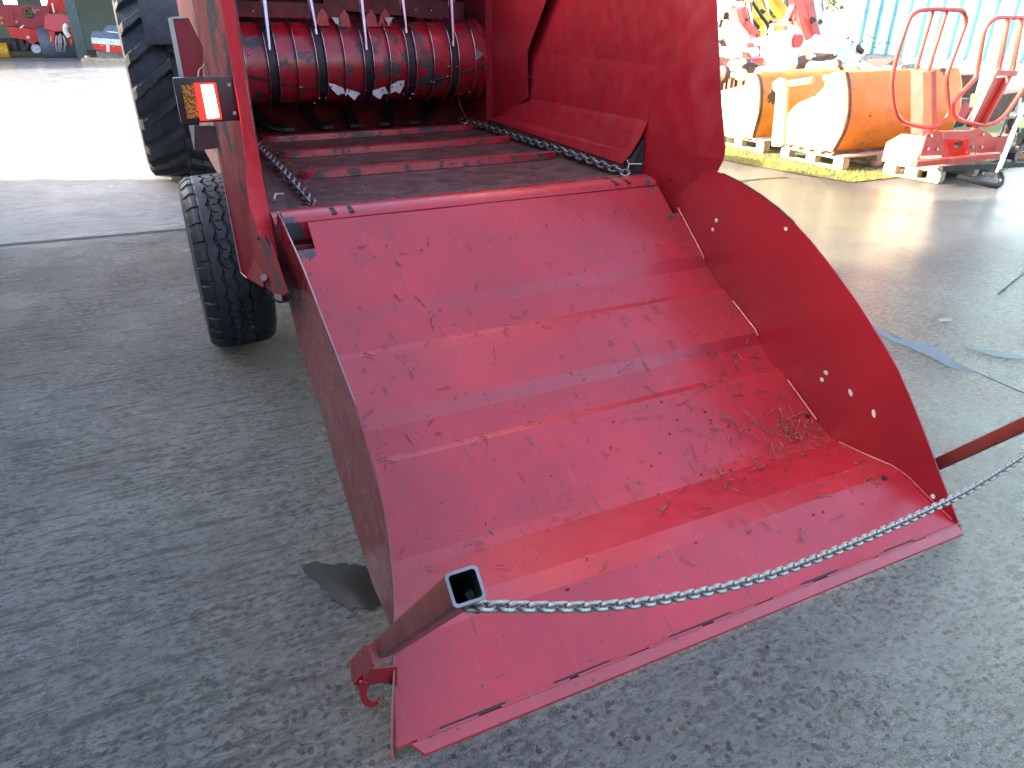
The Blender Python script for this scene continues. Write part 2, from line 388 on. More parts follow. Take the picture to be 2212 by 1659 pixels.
# folded lip on the ground with its slots
bm = BM(); random.seed(3)
xl, xr = XL-gx(1.145), XR+gx(1.145)
strip(bm, [(xl+.035, 1.139, .030), (xl+.06, 1.116, .0065)], [(xr-.004, 1.139, .030), (xr+.004, 1.116, .0065)], (0, -.002, -.006))
obj('lip', bm, M['ramp'], tg)
for a, b in ((.11, .29), (.43, .60), (.80, 1.02), (1.30, 1.45), (1.66, 1.80)):
    x0, x1 = xl+a, xl+b; bm = BM()
    strip(bm, [(x0, 1.150, .0325), (x0, 1.144, .0295)], [(x1, 1.150, .0325), (x1, 1.144, .0295)], (0, 0, .0012))
    obj('slot', bm, M['dark'], tg)
random.seed(8)
for k in range(9):
    bm = BM(); x0 = xl+.05+k*.225; x1 = x0+.15+random.random()*.05
    tube(bm, [(x0, 1.141, .031), ((x0+x1)/2, 1.1405, .033), (x1, 1.141, .031)], .0035, 6)
    obj('weld_bead', bm, M['ramp'], tg, smooth=True)
# side plates: quadrant outline
SYZ = [(2.60, .965), (2.571, .986), (2.541, .995), (2.464, .991), (2.344, .975), (2.229, .951), (2.118, .919), (2.023, .883), (1.93, .838), (1.837, .786), (1.747, .73), (1.671, .681), (1.594, .624), (1.52, .568), (1.447, .507), (1.39, .425), (1.332, .337), (1.279, .25), (1.224, .164), (1.183, .099), (1.141, .034), (1.127, .008)]
LWX = [.337, .334, .331, .328, .326, .326, .327, .328, .330, .335, .340, .344, .345, .344, .341, .334, .320, .300, .272, .250, .232, .231]
def lowline(y):
    for i in range(len(prof)-1):
        (a, b), (c_, d) = prof[i], prof[i+1]
        if c_ <= y <= a: return b+(d-b)*(a-y)/(a-c_)
    return .872 if y > 2 else .01
def side_plate(left):
    bm = BM(); A, Bq = [], []
    for k, (y, z) in enumerate(SYZ):
        x = LWX[k] if left else XR+gx(y)+.001
        A.append((x, y, z))
        yb = 2.84 if k == 0 else min(y+.02, 2.83)
        yb = y + (0.20 if k < 3 else .10 if k < 14 else .02)
        yb = min(yb, 2.84)
        zb = max(.006, lowline(yb)-.035)
        xb = (x+.0 if left else XR+gx(yb)+.001)
        if left: xb = .333-gx(yb)
        Bq.append((xb, yb, zb))
    th = (-.005, 0, 0) if left else (.005, 0, 0)
    strip(bm, A, Bq, th)
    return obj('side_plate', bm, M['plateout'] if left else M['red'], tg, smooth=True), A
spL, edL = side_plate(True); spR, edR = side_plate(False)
bm = BM(); tube(bm, [(x-.0025, y, z+.001) for x, y, z in edL[2:12]], .0020, 6)
obj('worn_edge', bm, M['edge'], spL, smooth=True)
bm = BM(); tube(bm, [(x+.0025, y, z+.0015) for x, y, z in edR[3:8]], .0034, 6); obj('worn_edge', bm, M['dark'], spR, smooth=True)
# return flange at the head of the left plate
bm = BM(); plate(bm, [P(716, 545, Y=2.62), P(719, 542, Y=2.62), P(738, 600, Y=2.62), P(741, 660, Y=2.62), P(731, 692, Y=2.62), P(727, 690, Y=2.62)], (0, .004, 0))
obj('flange', bm, M['red'], tg)
# weld seam along the right edge of the ramp
for a, b in ((2.73, 2.50), (2.28, 2.10), (1.90, 1.72), (1.60, 1.16)):
    pts = [(XR+gx(y)-.004, y, lowline(y)+.004) for y in [a+(b-a)*k/8 for k in range(9)]]
    bm = BM(); tube(bm, pts, .0045, 6)
    obj('weld_seam', bm, M['ramp'], tg, smooth=True)
# bolt holes you can see daylight through (pale) and dark ones in the ramp
def hole(Y, Z, r, stretch=1, ang=0):
    bm = BM(); x = XR+gx(Y)-.0012; pts = []
    for k in range(16):
        t = 2*math.pi*k/16; u, v_ = r*math.cos(t)*stretch, r*math.sin(t)
        pts.append((x-(0.0), Y+u*math.cos(ang)-v_*math.sin(ang), Z+u*math.sin(ang)+v_*math.cos(ang)))
    plate(bm, pts, (-.0008, 0, 0)); obj('bolt_hole', bm, M['holepale'], spR)
M['holepale'] = plain('pale_grit_seen_through_hole', (.55, .53, .47), .8)
for Y, Z, r, s, a in ((2.459, .791, .009, 1.1, .3), (2.475, .746, .008, 1, 0), (2.057, .852, .008, 1.2, 0), (1.729, .371, .009, 1.2, 0), (1.74, .336, .009, 1.1, 0), (1.604, .344, .008, 1.9, .9), (1.491, .313, .008, 2.0, 1.1), (1.235, .095, .009, 1, 0)):
    hole(Y, Z, r, s, a)
for x, y in ((2.135, 1.745), (2.10, 1.345), (.42, 2.05)):
    z = lowline(y)+.004; bm = BM(); tube(bm, [(x, y, z-.002), (x, y-.001, z+.0008)], .010, 16)
    obj('ramp_hole', bm, M['dark'], tg)
# square arms that carry the tailgate chain
def arm(x, base, end, hw, left):
    bm = BM(); base, end = Vector(base), Vector(end); z = (end-base).normalized(); xx = Vector((1, 0, 0)); yy = z.cross(xx).normalized()
    def ring(p, h, r):
        out = []
        for cx, cy in ((1, 1), (-1, 1), (-1, -1), (1, -1)):
            for k in range(4):
                t = math.atan2(cy, cx)-math.pi/4+k*math.pi/6
                out.append(bm.verts.new(p+xx*(cx*(h-r)+r*math.cos(t))+yy*(cy*(h-r)+r*math.sin(t))))
        return out
    o0, o1, i1, i0 = ring(base, hw, .006), ring(end, hw, .006), ring(end, hw-.004, .004), ring(end-z*.5, hw-.004, .004)
    n = len(o0)
    for A, B in ((o0, o1), (o1, i1), (i1, i0)):
        for k in range(n): bm.faces.new((A[k], A[(k+1) % n], B[(k+1) % n], B[k])).material_index = 0 if A is o0 else (1 if A is o1 else 2)
    bm.faces.new(i0).material_index = 2; bm.faces.new(o0)
    return obj('arm', bm, [M['arm'], M['edge'], M['dark']] if left else [M['arm'], M['edge'], M['dark']], tg, smooth=True)
ARM_L0, ARM_L1 = P(968, 1672, X=.235), P(1193, 1502, X=.235)
arm(.235, ARM_L0, ARM_L1, .0215, True)
ARM_R0 = P(2398, 1192, X=2.315); ARM_R1 = ARM_R0 + (P(2624, 1088, X=2.315)-ARM_R0).normalized()*.62
arm(2.30, ARM_R0, ARM_R1, .0215, False)
# left bracket, plates and catch hook
bm = BM()
X0 = .232
plate(bm, [P(x, y, X=X0-.03) for x, y in ((900, 1692), (938, 1652), (950, 1650), (962, 1700), (940, 1740), (905, 1755))], (-.004, 0, 0))
plate(bm, [P(x, y, X=X0-.028) for x, y in ((938, 1652), (950, 1650), (962, 1700), (948, 1705))], (.055, 0, 0))
plate(bm, [P(x, y, Y=1.235) for x, y in ((905, 1755), (935, 1718), (1018, 1708), (1018, 1760), (985, 1748), (925, 1760))], (0, .004, 0))
obj('arm_bracket', bm, M['redworn'], tg)
bm = BM(); plate(bm, smooth_path([P(x, y, Y=1.22) for x, y in ((922, 1750), (923, 1785), (932, 1806), (950, 1813), (969, 1806), (968, 1797), (952, 1800), (942, 1790), (939, 1772), (946, 1757), (938, 1749))], 3, True), (0, .006, 0))
obj('catch_hook', bm, M['red'], tg)
bm = BM(); tube(bm, [P(1180, 1548, X=.25), P(1225, 1560, X=.26)], .007, 8); hexbolt(bm, P(1198, 1528, X=.245), (1, 0, .3), .010, .008)
obj('chain_bolt', bm, M['dark'], tg, smooth=True)

# hinge beam across the rear of the bed
def extr_x(bm, yz, x0, x1):
    n = len(yz); a = [bm.verts.new((x0, y, z)) for y, z in yz]; b = [bm.verts.new((x1, y, z)) for y, z in yz]
    bm.faces.new(a); bm.faces.new(b[::-1])
    for i in range(n): bm.faces.new((a[i], b[i], b[(i+1) % n], a[(i+1) % n]))
    return bm
bm = BM()
hb = [(3.035, .868), (3.01, .893), (2.975, .902), (2.94, .900), (2.885, .889), (2.868, .872), (2.875, .80), (3.035, .79)]
extr_x(bm, hb, .352, 2.13)
hinge = obj('hinge_beam', bm, M['ramp'], chop, smooth=True)
for x in (.575, .645, 1.90, 1.965):
    bm = BM(); strip(bm, [(x, 2.972, .9035), (x+.004, 2.878, .8890)], [(x+.020, 2.972, .9035), (x+.024, 2.878, .8890)], (0, 0, .0012))
    obj('slot', bm, M['dark'], hinge)

# bed floor, slats, chains
bm = BM(); box(bm, (1.28, 4.22, .862), (1.62, 2.36, .012)); obj('bed_floor', bm, M['floor'], chop)
for x in (.415, 2.138):
    bm = BM(); box(bm, (x, 4.0, .872), (.10, 1.95, .035)); obj('bed_rail', bm, M['dark'], chop)
def slat(y, k):
    bm = BM(); z0 = .870; h = .034; hwd = .036; random.seed(k)
    n = 10; pts = []
    xa, xb = .60, 2.045
    outline = [(xa, y+hwd), (xa+.02, y-.006), (xa+.06, y-hwd+.004), (xa+.10, y-hwd), (xb-.10, y-hwd), (xb-.03, y-hwd+.012), (xb, y+.0), (xb, y+hwd)]
    base = [bm.verts.new((px, py, z0)) for px, py in outline]; top = [bm.verts.new((px, py+.004, z0+h)) for px, py in outline]
    bm.faces.new(base[::-1]); bm.faces.new(top)
    for i in range(len(outline)): bm.faces.new((base[i], base[(i+1) % 8], top[(i+1) % 8], top[i]))
    bmesh.ops.bevel(bm, geom=[e for e in bm.edges if all(v in top for v in e.verts)], offset=.006, segments=2, affect='EDGES')
    s = obj('slat', bm, M['slat'], chop, smooth=True)
    bm = BM(); xs = xa+.12+.13*(k % 3)
    while xs < xb-.1:
        box(bm, (xs+.08, y+hwd+.012, z0+.012), (.16, .022, .022), bev=.002); xs += .16+.20+random.random()*.12
    obj('slat_lug', bm, M['slat'], s)
for k, y in enumerate((4.93, 4.33, 3.71)): slat(y, k)
bm = BM(); box(bm, (1.30, 3.075, .876), (1.52, .05, .012), bev=.003); obj('slat', bm, M['floor'], chop)
bm = BM(); box(bm, (1.25, 3.052, .884), (1.55, .010, .008)); obj('wear_strip', bm, M['oldchain'], chop)

def link_mesh(L_, W, r, seg=8, n=20):
    bm = BM(); pts = []
    hl, hw = (L_-W)/2, W/2-r
    for k in range(n):
        t = 2*math.pi*k/n; cx = hl if math.cos(t) > 0 else -hl
        pts.append((cx+hw*math.cos(t), hw*math.sin(t), 0))
    tube(bm, pts, r, seg, closed=True)
    me = bpy.data.meshes.new('link'); bm.to_mesh(me); bm.free()
    me.polygons.foreach_set('use_smooth', [True]*len(me.polygons)); return me
def frame_along(p, t, roll):
    t = t.normalized(); s = Vector((0, 0, 1)).cross(t).normalized(); u = t.cross(s)
    a = s*math.cos(roll)+u*math.sin(roll); b = t.cross(a)
    return Matrix(((t.x, a.x, b.x, p.x), (t.y, a.y, b.y, p.y), (t.z, a.z, b.z, p.z), (0, 0, 0, 1)))
def chain_mesh(path, me, pitch):
    bm = BM(); tmp = BM(); tmp.from_mesh(me); i = 0
    tot = 0; segs = []
    for a, b in zip(path, path[1:]): segs.append((a, b, (b-a).length)); tot += (b-a).length
    d = 0
    while d < tot:
        r_ = d
        for a, b, l in segs:
            if r_ <= l: break
            r_ -= l
        Mx = frame_along(a.lerp(b, r_/l if l else 0), b-a, rad(45 if i % 2 else -45))
        vs_ = [bm.verts.new(Mx @ v.co) for v in tmp.verts]
        for f in tmp.faces: bm.faces.new([vs_[v.index] for v in f.verts])
        d += pitch; i += 1
    tmp.free(); return bm
tl = link_mesh(.075, .048, .0075, 6, 14)
for x, sg in ((.535, 0), (2.075, 1)):
    for y0, y1 in ((3.06, 3.62), (3.76, 4.26), (4.38, 4.86), (4.98, 5.3)):
        pass
    path = [Vector((x, 3.06, .895)), Vector((x, 3.7, .905)), Vector((x, 4.3, .90)), Vector((x, 5.3, .90))]
    obj('conveyor_chain', chain_mesh(path, tl, .056), M['oldchain'], chop, smooth='all')

# right hand inner wall, folds, baffle
def quad_sheet(name, pts, th, m, parent=chop, smooth=False):
    bm = BM(); plate(bm, pts, th); return obj(name, bm, m, parent, smooth=smooth)
bm = BM(); rows = [(.60, 2.175), (1.13, 2.172), (1.385, 2.198), (3.0, 2.20)]
strip(bm, [(x, 3.05, z) for z, x in rows], [(x, 6.6, z) for z, x in rows], (.005, 0, 0)); obj('side_wall', bm, M['red'], chop)
bm = BM()   # flared tail of the right wall
A = [(2.300, 2.905, 3.0), (2.252, 2.745, 1.66), (2.245, 2.62, 1.25), (2.243, 2.557, 1.08), (2.24, 2.555, 1.03), (2.237, 2.58, .975), (2.235, 2.66, .80), (2.225, 2.85, .60)]
Bm = [(2.20, 3.00, 3.0), (2.205, 2.895, 1.66), (2.203, 2.77, 1.25), (2.20, 2.70, 1.08), (2.20, 2.685, 1.03), (2.20, 2.70, .975), (2.198, 2.75, .80), (2.198, 2.90, .60)]
Cc = [(x, 3.052, z) for z, x in ((3.0, 2.2), (1.66, 2.199), (1.25, 2.184), (1.08, 2.172), (1.03, 2.172), (.975, 2.172), (.80, 2.172), (.60, 2.172))]
strip(bm, A, Bm, (.004, 0, 0)); strip(bm, Bm, Cc, (.004, 0, 0)); flR = obj('rear_flare', bm, M['red'], chop, smooth=False)
for q, X_ in (((1686, 450), 2.198), ((1721, 461), 2.198), ((1831, 380), 2.238)):
    bm = BM(); hexbolt(bm, P(*q, X=X_), (-1, 0, 0), .012, .008); obj('bolt', bm, M['dark'], flR)
bm = BM()
bT = [(2.172, 3.045, 1.135), (2.172, 4.36, 1.125)]; bB = [(2.102, 3.135, .925), (2.102, 4.83, .945)]
strip(bm, [bT[0], (2.15, 3.065, 1.06), (2.125, 3.095, .985), bB[0]], [bT[1], (2.15, 4.5, 1.06), (2.125, 4.66, .985), bB[1]], (.004, .0, -.002))
baf = obj('baffle', bm, M['red'], chop)
bm = BM(); strip(bm, [(2.106, 3.135, .925), (2.112, 3.135, .872)], [(2.106, 4.83, .945), (2.112, 4.83, .872)], (.004, 0, 0)); obj('skirt', bm, M['floor'], chop)
bm = BM(); plate(bm, [(2.115, 3.085, .868), (2.115, 3.06, .93), (2.165, 3.05, 1.06), (2.172, 3.052, .868)], (0, .25, 0)); obj('bracket', bm, M['dark'], chop)  # dark block standing for the shaded hollow inside the baffle's open end
bm = BM(); a = P(1612, 420, Y=3.03); tube(bm, [P(1607, 410, Y=3.03), a, P(1645, 420, Y=3.03)], .0022, 6); tube(bm, [a, P(1609, 432, Y=3.03)], .0022, 6)
tie = obj('cable_tie', bm, M['cabtie'], chop)
bm = BM()   # rotor housing cheek, a sheet proud of the wall
pts = [(1281, 298), (1353, 250), (1351, 185), (1351, 133), (1400, 0), (1440, -110)]
front = [P(x, y, X=2.155) for x, y in pts]
poly = front + [Vector((2.155, 4.86, 2.3)), Vector((2.155, 4.86, .96))]
plate(bm, poly, (.006, 0, 0)); ck = obj('housing_cheek', bm, M['red'], chop)
bm = BM(); tube(bm, [p+Vector((.001, -.002, 0)) for p in front], .0022, 6); obj('seal', bm, M['dark'], ck)
bm = BM(); hexbolt(bm, P(1358, 199, X=2.17), (-1, 0, 0), .010, .01); obj('bolt', bm, M['dark'], ck)
# rotor chamber frame
for nm, pts_, th, m_ in (
    ('jamb', [(2.155, 4.86, .88), (2.155, 4.86, 2.3), (2.125, 4.90, 2.3), (2.125, 4.90, .88)], (.004, .0, 0), M['redworn']),
    ('jamb', [(2.125, 4.90, .88), (2.125, 4.90, 2.3), (2.155, 4.95, 2.3), (2.155, 4.95, .88)], (.004, 0, 0), M['redworn']),
    ('chamber_side', [(2.175, 4.95, .86), (2.175, 4.95, 2.2), (2.175, 6.2, 2.2), (2.175, 6.2, .86)], (.01, 0, 0), M['grimered']),
    ('chamber_side', [(.40, 4.95, .86), (.40, 4.95, 2.2), (.40, 6.2, 2.2), (.40, 6.2, .86)], (-.01, 0, 0), M['grimered']),
    ('chamber_roof', [(.40, 4.9, 2.2), (2.19, 4.9, 2.2), (2.19, 6.2, 2.2), (.40, 6.2, 2.2)], (0, 0, .01), M['dark'])):
    quad_sheet(nm, pts_, th, m_)
# curved bed behind and below the rotor
bm = BM(); arc = [(5.33, .868), (5.42, .90), (5.52, .97), (5.58, 1.08), (5.60, 1.3), (5.58, 1.6), (5.55, 2.2)]
strip(bm, [(.41, y, z) for y, z in arc], [(2.17, y, z) for y, z in arc], (0, .01, 0)); cb = obj('concave', bm, M['grimered'], chop, smooth=True)
for x, dx in ((.62, .30), (.98, .16), (1.28, 0), (1.60, -.16), (1.92, -.30)):
    bm = BM(); pts = []
    for k in range(9):
        t = k/8; pts.append((x+dx*(1-t)**2*.7, 5.24+.28*t, .885+.22*t*t+.0*t))
    strip(bm, [(px-.035, y, z) for px, y, z in pts], [(px+.035, y, z) for px, y, z in pts], (0, 0, .02))
    obj('concave_rib', bm, M['dark'], cb, smooth=True)

# rotor -------------------------------------------------------------
RY, RZ, RR = 5.14, 1.305, .235
def cyl_x(bm, x0, x1, r, n=64, cy=RY, cz=RZ, caps=True):
    a = [bm.verts.new((x0, cy+r*math.cos(2*math.pi*k/n), cz+r*math.sin(2*math.pi*k/n))) for k in range(n)]
    b = [bm.verts.new((x1, cy+r*math.cos(2*math.pi*k/n), cz+r*math.sin(2*math.pi*k/n))) for k in range(n)]
    for k in range(n): bm.faces.new((a[k], a[(k+1) % n], b[(k+1) % n], b[k]))
    if caps: bm.faces.new(a); bm.faces.new(b[::-1])
    return bm
bm = BM(); cyl_x(bm, .45, 2.16, RR); rotor = obj('rotor', bm, M['drum'], chop, smooth=True, label='red shredding drum with worn grey patches and steel rings')
ringpx = [625, 683, 709, 759, 809, 834, 882, 931, 955, 998, 1043, 1065, 1110, 1154, 1174, 1216]
RX = []
for k, px in enumerate(ringpx):
    x = P(px, 140, Y=4.90).x; RX.append(x)
    bm = BM(); cyl_x(bm, x-.003, x+.003, RR+.027, 72)
    ring = obj('ring', bm, M['ringm'] if 'ringm' in M else M.setdefault('ringm', paint('worn_ring_paint', (.30, .01, .02), chips=.7, size=8, specks=.5, rough=.3, under=(.12, .11, .11))), rotor, smooth=True)
    bm = BM(); n = 72
    tube(bm, [(x, RY+(RR+.028)*math.cos(2*math.pi*j/n), RZ+(RR+.028)*math.sin(2*math.pi*j/n)) for j in range(n)], .0030, 6, closed=True)
    obj('ring_edge', bm, M['steel'], ring, smooth='all')
for a, b in ((683, 709), (809, 834), (931, 955), (1043, 1065), (1154, 1174)):
    xa, xb = P(a, 140, Y=4.9).x, P(b, 140, Y=4.9).x
    bm = BM(); cyl_x(bm, xa+.004, xb-.004, RR+.006, 64, caps=False); obj('gap_band', bm, M['dark'], rotor, smooth=True)
xe = P(1243, 150, Y=4.93).x
bm = BM(); cyl_x(bm, xe-.03, xe, RR+.02, 72); obj('end_plate', bm, M['drum'], rotor, smooth=True)
# spiral weld flight across the drum
bm = BM(); pts = []
for k in range(90):
    u = k/89; ang = math.pi+(.10+.62*math.sin(math.pi*u))
    pts.append((.5+1.6*u, RY+(RR+.006)*math.cos(ang-.0), RZ+(RR+.006)*math.sin(ang)))
tube(bm, pts, [.0045+.003*noise.noise(Vector((i*.7, 0, 0))) for i in range(90)], 6); obj('spiral_weld', bm, M['dark'], rotor, smooth=True)
# knife segments under the drum and paddle teeth over it
def knife(ptspx, Y=4.885, m='bladesteel'):
    bm = BM(); plate(bm, [P(x, y, Y=Y) for x, y in ptspx], (0, .006, 0)); k = obj('knife', bm, M[m], rotor)
    return k
def knife_bolts(k, pts, Y=4.885):
    bm = BM()
    for x, y in pts: tube(bm, [P(x, y, Y=Y)+Vector((0, -.001, 0)), P(x, y, Y=Y)+Vector((0, .002, 0))], .006, 8)
    obj('bolt', bm, M['dark'], k)
k1 = knife([(841, 213), (858, 216), (880, 226), (884, 240), (876, 240), (866, 244), (852, 230)]); knife_bolts(k1, [(850, 222)])
k2 = knife([(888, 228), (918, 236), (924, 240), (916, 246), (909, 257), (898, 248), (892, 240), (884, 246)]); knife_bolts(k2, [(894, 233)])
k3 = knife([(955, 232), (986, 222), (996, 240), (982, 241), (975, 254), (965, 250), (955, 242)]); knife_bolts(k3, [(981, 231)])
k4 = knife([(1001, 219), (1020, 208), (1036, 206), (1036, 218), (1024, 240), (1014, 234), (1001, 240)]); knife_bolts(k4, [(1005, 223), (1027, 216)])
knife([(1220, 126), (1240, 138), (1220, 156)])
for x, y in ((826, 32), (882, 36), (950, 35), (987, 34)): knife([(x-18, y+34), (x-12, y+4), (x, y-12), (x+12, y+4), (x+18, y+34)], 5.02, 'drum')
knife([(850, 44), (868, 46), (868, 64), (860, 60)], 4.99); knife([(986, 46), (1008, 44), (996, 66)], 4.99)
# bolts glinting on the rings
for x, y in ((648, 28), (637, 138), (641, 168), (768, 224), (774, 224), (819, 252), (835, 251), (806, 264), (979, 54), (984, 74), (1106, 209), (1112, 212), (1150, 171), (1171, 171), (1178, 171), (1147, 196), (1034, 241), (1056, 241), (1060, 241), (1202, 236), (1051, 252), (1066, 26), (1106, 27)):
    c_ = P(x, y, Y=4.90); bm = BM(); bmesh.ops.create_icosphere(bm, subdivisions=1, radius=.0055, matrix=Matrix.Translation(c_))
    obj('bolt', bm, M['steel'], rotor, smooth='all')
# polished stripper bars hanging in front of the drum
for (x0, y0), (x1, y1) in (((676, 0), (692, 128)), ((794, 0), (812, 88)), ((925, 0), (940, 128)), ((1030, 0), (1042, 84)), ((1155, 0), (1162, 118))):
    a, b = P(x0, y0, Y=4.935), P(x1, y1, Y=4.862); up_ = a+(a-b)*1.6
    bm = BM(); wv = Vector((.014, 0, 0)); wt_ = Vector((.005, 0, 0)); plate(bm, [up_-wv*1.3, up_+wv*1.3, a+wv, a.lerp(b, .5)+wv*.75, b+wt_, b-wt_, a.lerp(b, .5)-wv*.75, a-wv], (0, .010, 0))
    sb = obj('stripper_bar', bm, M['barsteel'], chop)
    bm = BM(); beam(bm, up_+Vector((-.0085, .004, 0)), b+Vector((-.0085, .006, .03)), .006, .022, (0, 1, 0)); obj('bar_back', bm, M['dark'], sb)
# dark clutter above the drum: upper rotor cross members
bm = BM(); beam(bm, (.42, 5.45, 1.62), (1.3, 5.35, 1.60), .05, .09); beam(bm, (1.2, 5.5, 1.68), (2.17, 5.4, 1.60), .04, .12)
cyl_x(bm, .42, 2.17, .07, 24, 5.5, 1.75); obj('cross_member', bm, M['grimered'], chop, smooth=True)

# left side --------------------------------------------------------
bm = BM(); strip(bm, [(.345, 3.0, .60), (.345, 3.0, 3.0)], [(.345, 6.6, .60), (.345, 6.6, 3.0)], (.005, 0, 0)); obj('side_wall', bm, M['redworn'], chop)
bm = BM()   # outer side panel, running forward from the flare
ft = P(493, 0, X=.232); up_ = ft+(ft-P(524, 193, X=.232))*3
pan = [up_, ft, P(524, 193, X=.232), P(570, 452, X=.232), P(617, 698, X=.232), P(632, 712, X=.25), P(675, 737, X=.262), P(668, 620, X=.29), P(640, 452, X=.285), P(612, 250, X=.28), P(570, 0, X=.275), P(540, -180, X=.275)]
plate(bm, pan, (.004, 0, 0)); op = obj('outer_panel', bm, M['outer'], chop)
bm = BM(); tube(bm, pan[1:6], .0022, 6); obj('worn_edge', bm, M['alu'], op, smooth=True)
bm = BM()   # flare strip, the light it catches put into a brighter red
so_ = [P(540, -180, Y=2.66), P(566, 0, Y=2.64), P(591, 150, Y=2.60), P(617, 300, Y=2.56), P(630, 400, Y=2.53), P(634, 480, Y=2.52), P(642, 535, Y=2.50), P(663, 590, Y=2.47), P(690, 630, Y=2.42)]
si_ = [P(572, -180, Y=2.80), P(598, 0, Y=2.78), P(621, 150, Y=2.74), P(644, 300, Y=2.70), P(664, 400, Y=2.67), P(678, 480, Y=2.62), P(689, 535, Y=2.58), P(699, 590, Y=2.53), P(712, 655, Y=2.44)]
strip(bm, so_, si_, (-.003, .003, 0)); obj('rear_flare', bm, M['flare'] if 'flare' in M else M.setdefault('flare', paint('lit_red_paint', (.46, .022, .034), chips=.2, specks=.1, rough=.38, dirt=.1)), chop)
bm = BM()   # hinge gusset with its bolt
plate(bm, [P(x, y, X=.272) for x, y in ((622, 548), (655, 545), (700, 640), (735, 750), (728, 757), (700, 752), (668, 722), (650, 668))], (.004, 0, 0))
hg_ = obj('hinge_gusset', bm, M['outer'], chop)
bm = BM(); tube(bm, [P(676, 711, X=.270), P(676, 711, X=.256)], .012, 12); obj('bolt', bm, M['galv'], hg_)
bm = BM(); tube(bm, [P(664, 612, X=.2718), P(664, 612, X=.270)], .007, 12); obj('bolt_hole', bm, M['dark'], hg_)
bm = BM(); c_ = P(722, 758, Y=2.5); tube(bm, [c_+Vector((.03*math.cos(t), .0, .022*math.sin(t))) for t in [rad(a) for a in range(180, 361, 15)]], .004, 6); obj('wire_loop', bm, M['dark'], chop, smooth=True)
bm = BM()   # brown bed cheek with the latch, left of the chain
plate(bm, [P(x, y, Z=.895) for x, y in ((672, 430), (700, 470), (733, 500), (738, 535), (692, 545), (680, 480))], (0, 0, -.02)); obj('bed_cheek', bm, M['floor'], chop)
bm = BM(); tube(bm, [P(702, 512, Z=.91), P(706, 498, Z=.92), P(728, 498, Z=.92)], .006, 8); obj('latch', bm, M['alu'], chop, smooth=True)
bm = BM(); box(bm, (1.25, 2.95, .80), (1.75, .10, .09)); box(bm, (.50, 2.80, .69), (.34, .006, .22)); obj('rear_crossbar', bm, M['grimered'], chop)
# marker board and tail lamp
bm = BM(); plate(bm, [P(x, y, Y=2.86) for x, y in ((440, 50), (483, 46), (520, 120), (520, 200), (462, 200))], (0, .004, 0)); mb = obj('marker_board', bm, M['red'], chop)
bm = BM()
beam(bm, P(436, 46, Y=2.855), P(465, 197, Y=2.855), .014, .008, (0, 1, 0)); beam(bm, P(436, 46, Y=2.855), P(478, 43, Y=2.855), .005, .008, (0, 1, 0))
plate(bm, [P(x, y, Y=2.855) for x, y in ((484, 322), (498, 322), (498, 386))], (0, .003, 0)); obj('board_edge', bm, M['alu'], mb)
bm = BM(); plate(bm, [P(x, y, Y=2.865) for x, y in ((496, 322), (552, 322), (562, 380), (498, 386))], (0, .003, 0)); obj('lower_board', bm, M['floor'], mb)
bm = BM(); YL = 2.60
box(bm, (P(528, 256, Y=YL)+Vector((.006, .012, 0))), (.182, .024, .133), bev=.006); lamp = obj('tail_lamp', bm, M['lampcase'] if 'lampcase' in M else M.setdefault('lampcase', plain('dark_red_lamp_base', (.03, .006, .009), .35)), chop, smooth=True)
def lens(px0, px1, name, m_, py0=218, py1=305, prot=.006):
    bm = BM(); pts = [P(x, y, Y=YL-.001) for x, y in ((px0, py0), (px1, py0-1), (px1+17, py1-4), (px0+17, py1))]
    plate(bm, pts, (0, -prot, 0)); bmesh.ops.bevel(bm, geom=list(bm.edges), offset=.0015, segments=2, affect='EDGES'); return obj(name, bm, m_, lamp)
m_, N, L, B = mat('amber_lens'); co = coords(N, L); vv = nd(N, 'ShaderNodeTexVoronoi'); vv.inputs['Scale'].default_value = 130; L.new(co, vv.inputs['Vector'])
L.new(mixc(N, L, ramp(N, L, vv.outputs['Distance'], .2, .6), (.5, .17, .005), (.26, .07, .0)), B.inputs['Base Color']); B.inputs['Roughness'].default_value = .15
L.new(vv.outputs['Distance'], bump(N, L, B, vv.outputs['Distance'], .6, .004).node.inputs['Height']); M['amber'] = m_
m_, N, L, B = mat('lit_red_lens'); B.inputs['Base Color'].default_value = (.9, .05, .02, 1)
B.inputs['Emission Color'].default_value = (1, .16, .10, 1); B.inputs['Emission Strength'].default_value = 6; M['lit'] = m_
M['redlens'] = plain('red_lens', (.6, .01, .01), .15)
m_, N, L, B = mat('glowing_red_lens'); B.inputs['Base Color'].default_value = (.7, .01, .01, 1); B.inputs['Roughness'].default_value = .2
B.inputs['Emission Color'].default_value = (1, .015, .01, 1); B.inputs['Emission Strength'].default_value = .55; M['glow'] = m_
lens(463, 494, 'amber_lens', M['amber']); lens(496, 552, 'red_lens', M['glow'], 213, 309, .004); 
lens(514, 545, 'lit_lens', M['lit'], 217, 304, .009)
for q in ((587, 217), (601, 290)):
    bm = BM(); tube(bm, [P(*q, Y=YL-.001), P(*q, Y=YL-.006)], .006, 10); obj('lamp_screw', bm, M['edge'], lamp, smooth=True)
bm = BM(); tube(bm, smooth_path([P(508, 196, Y=2.62), P(510, 180, Y=2.63), P(520, 170, Y=2.66), P(522, 164, Y=2.7)]), .002, 6); obj('lamp_wire', bm, M['alu'], lamp, smooth=True)

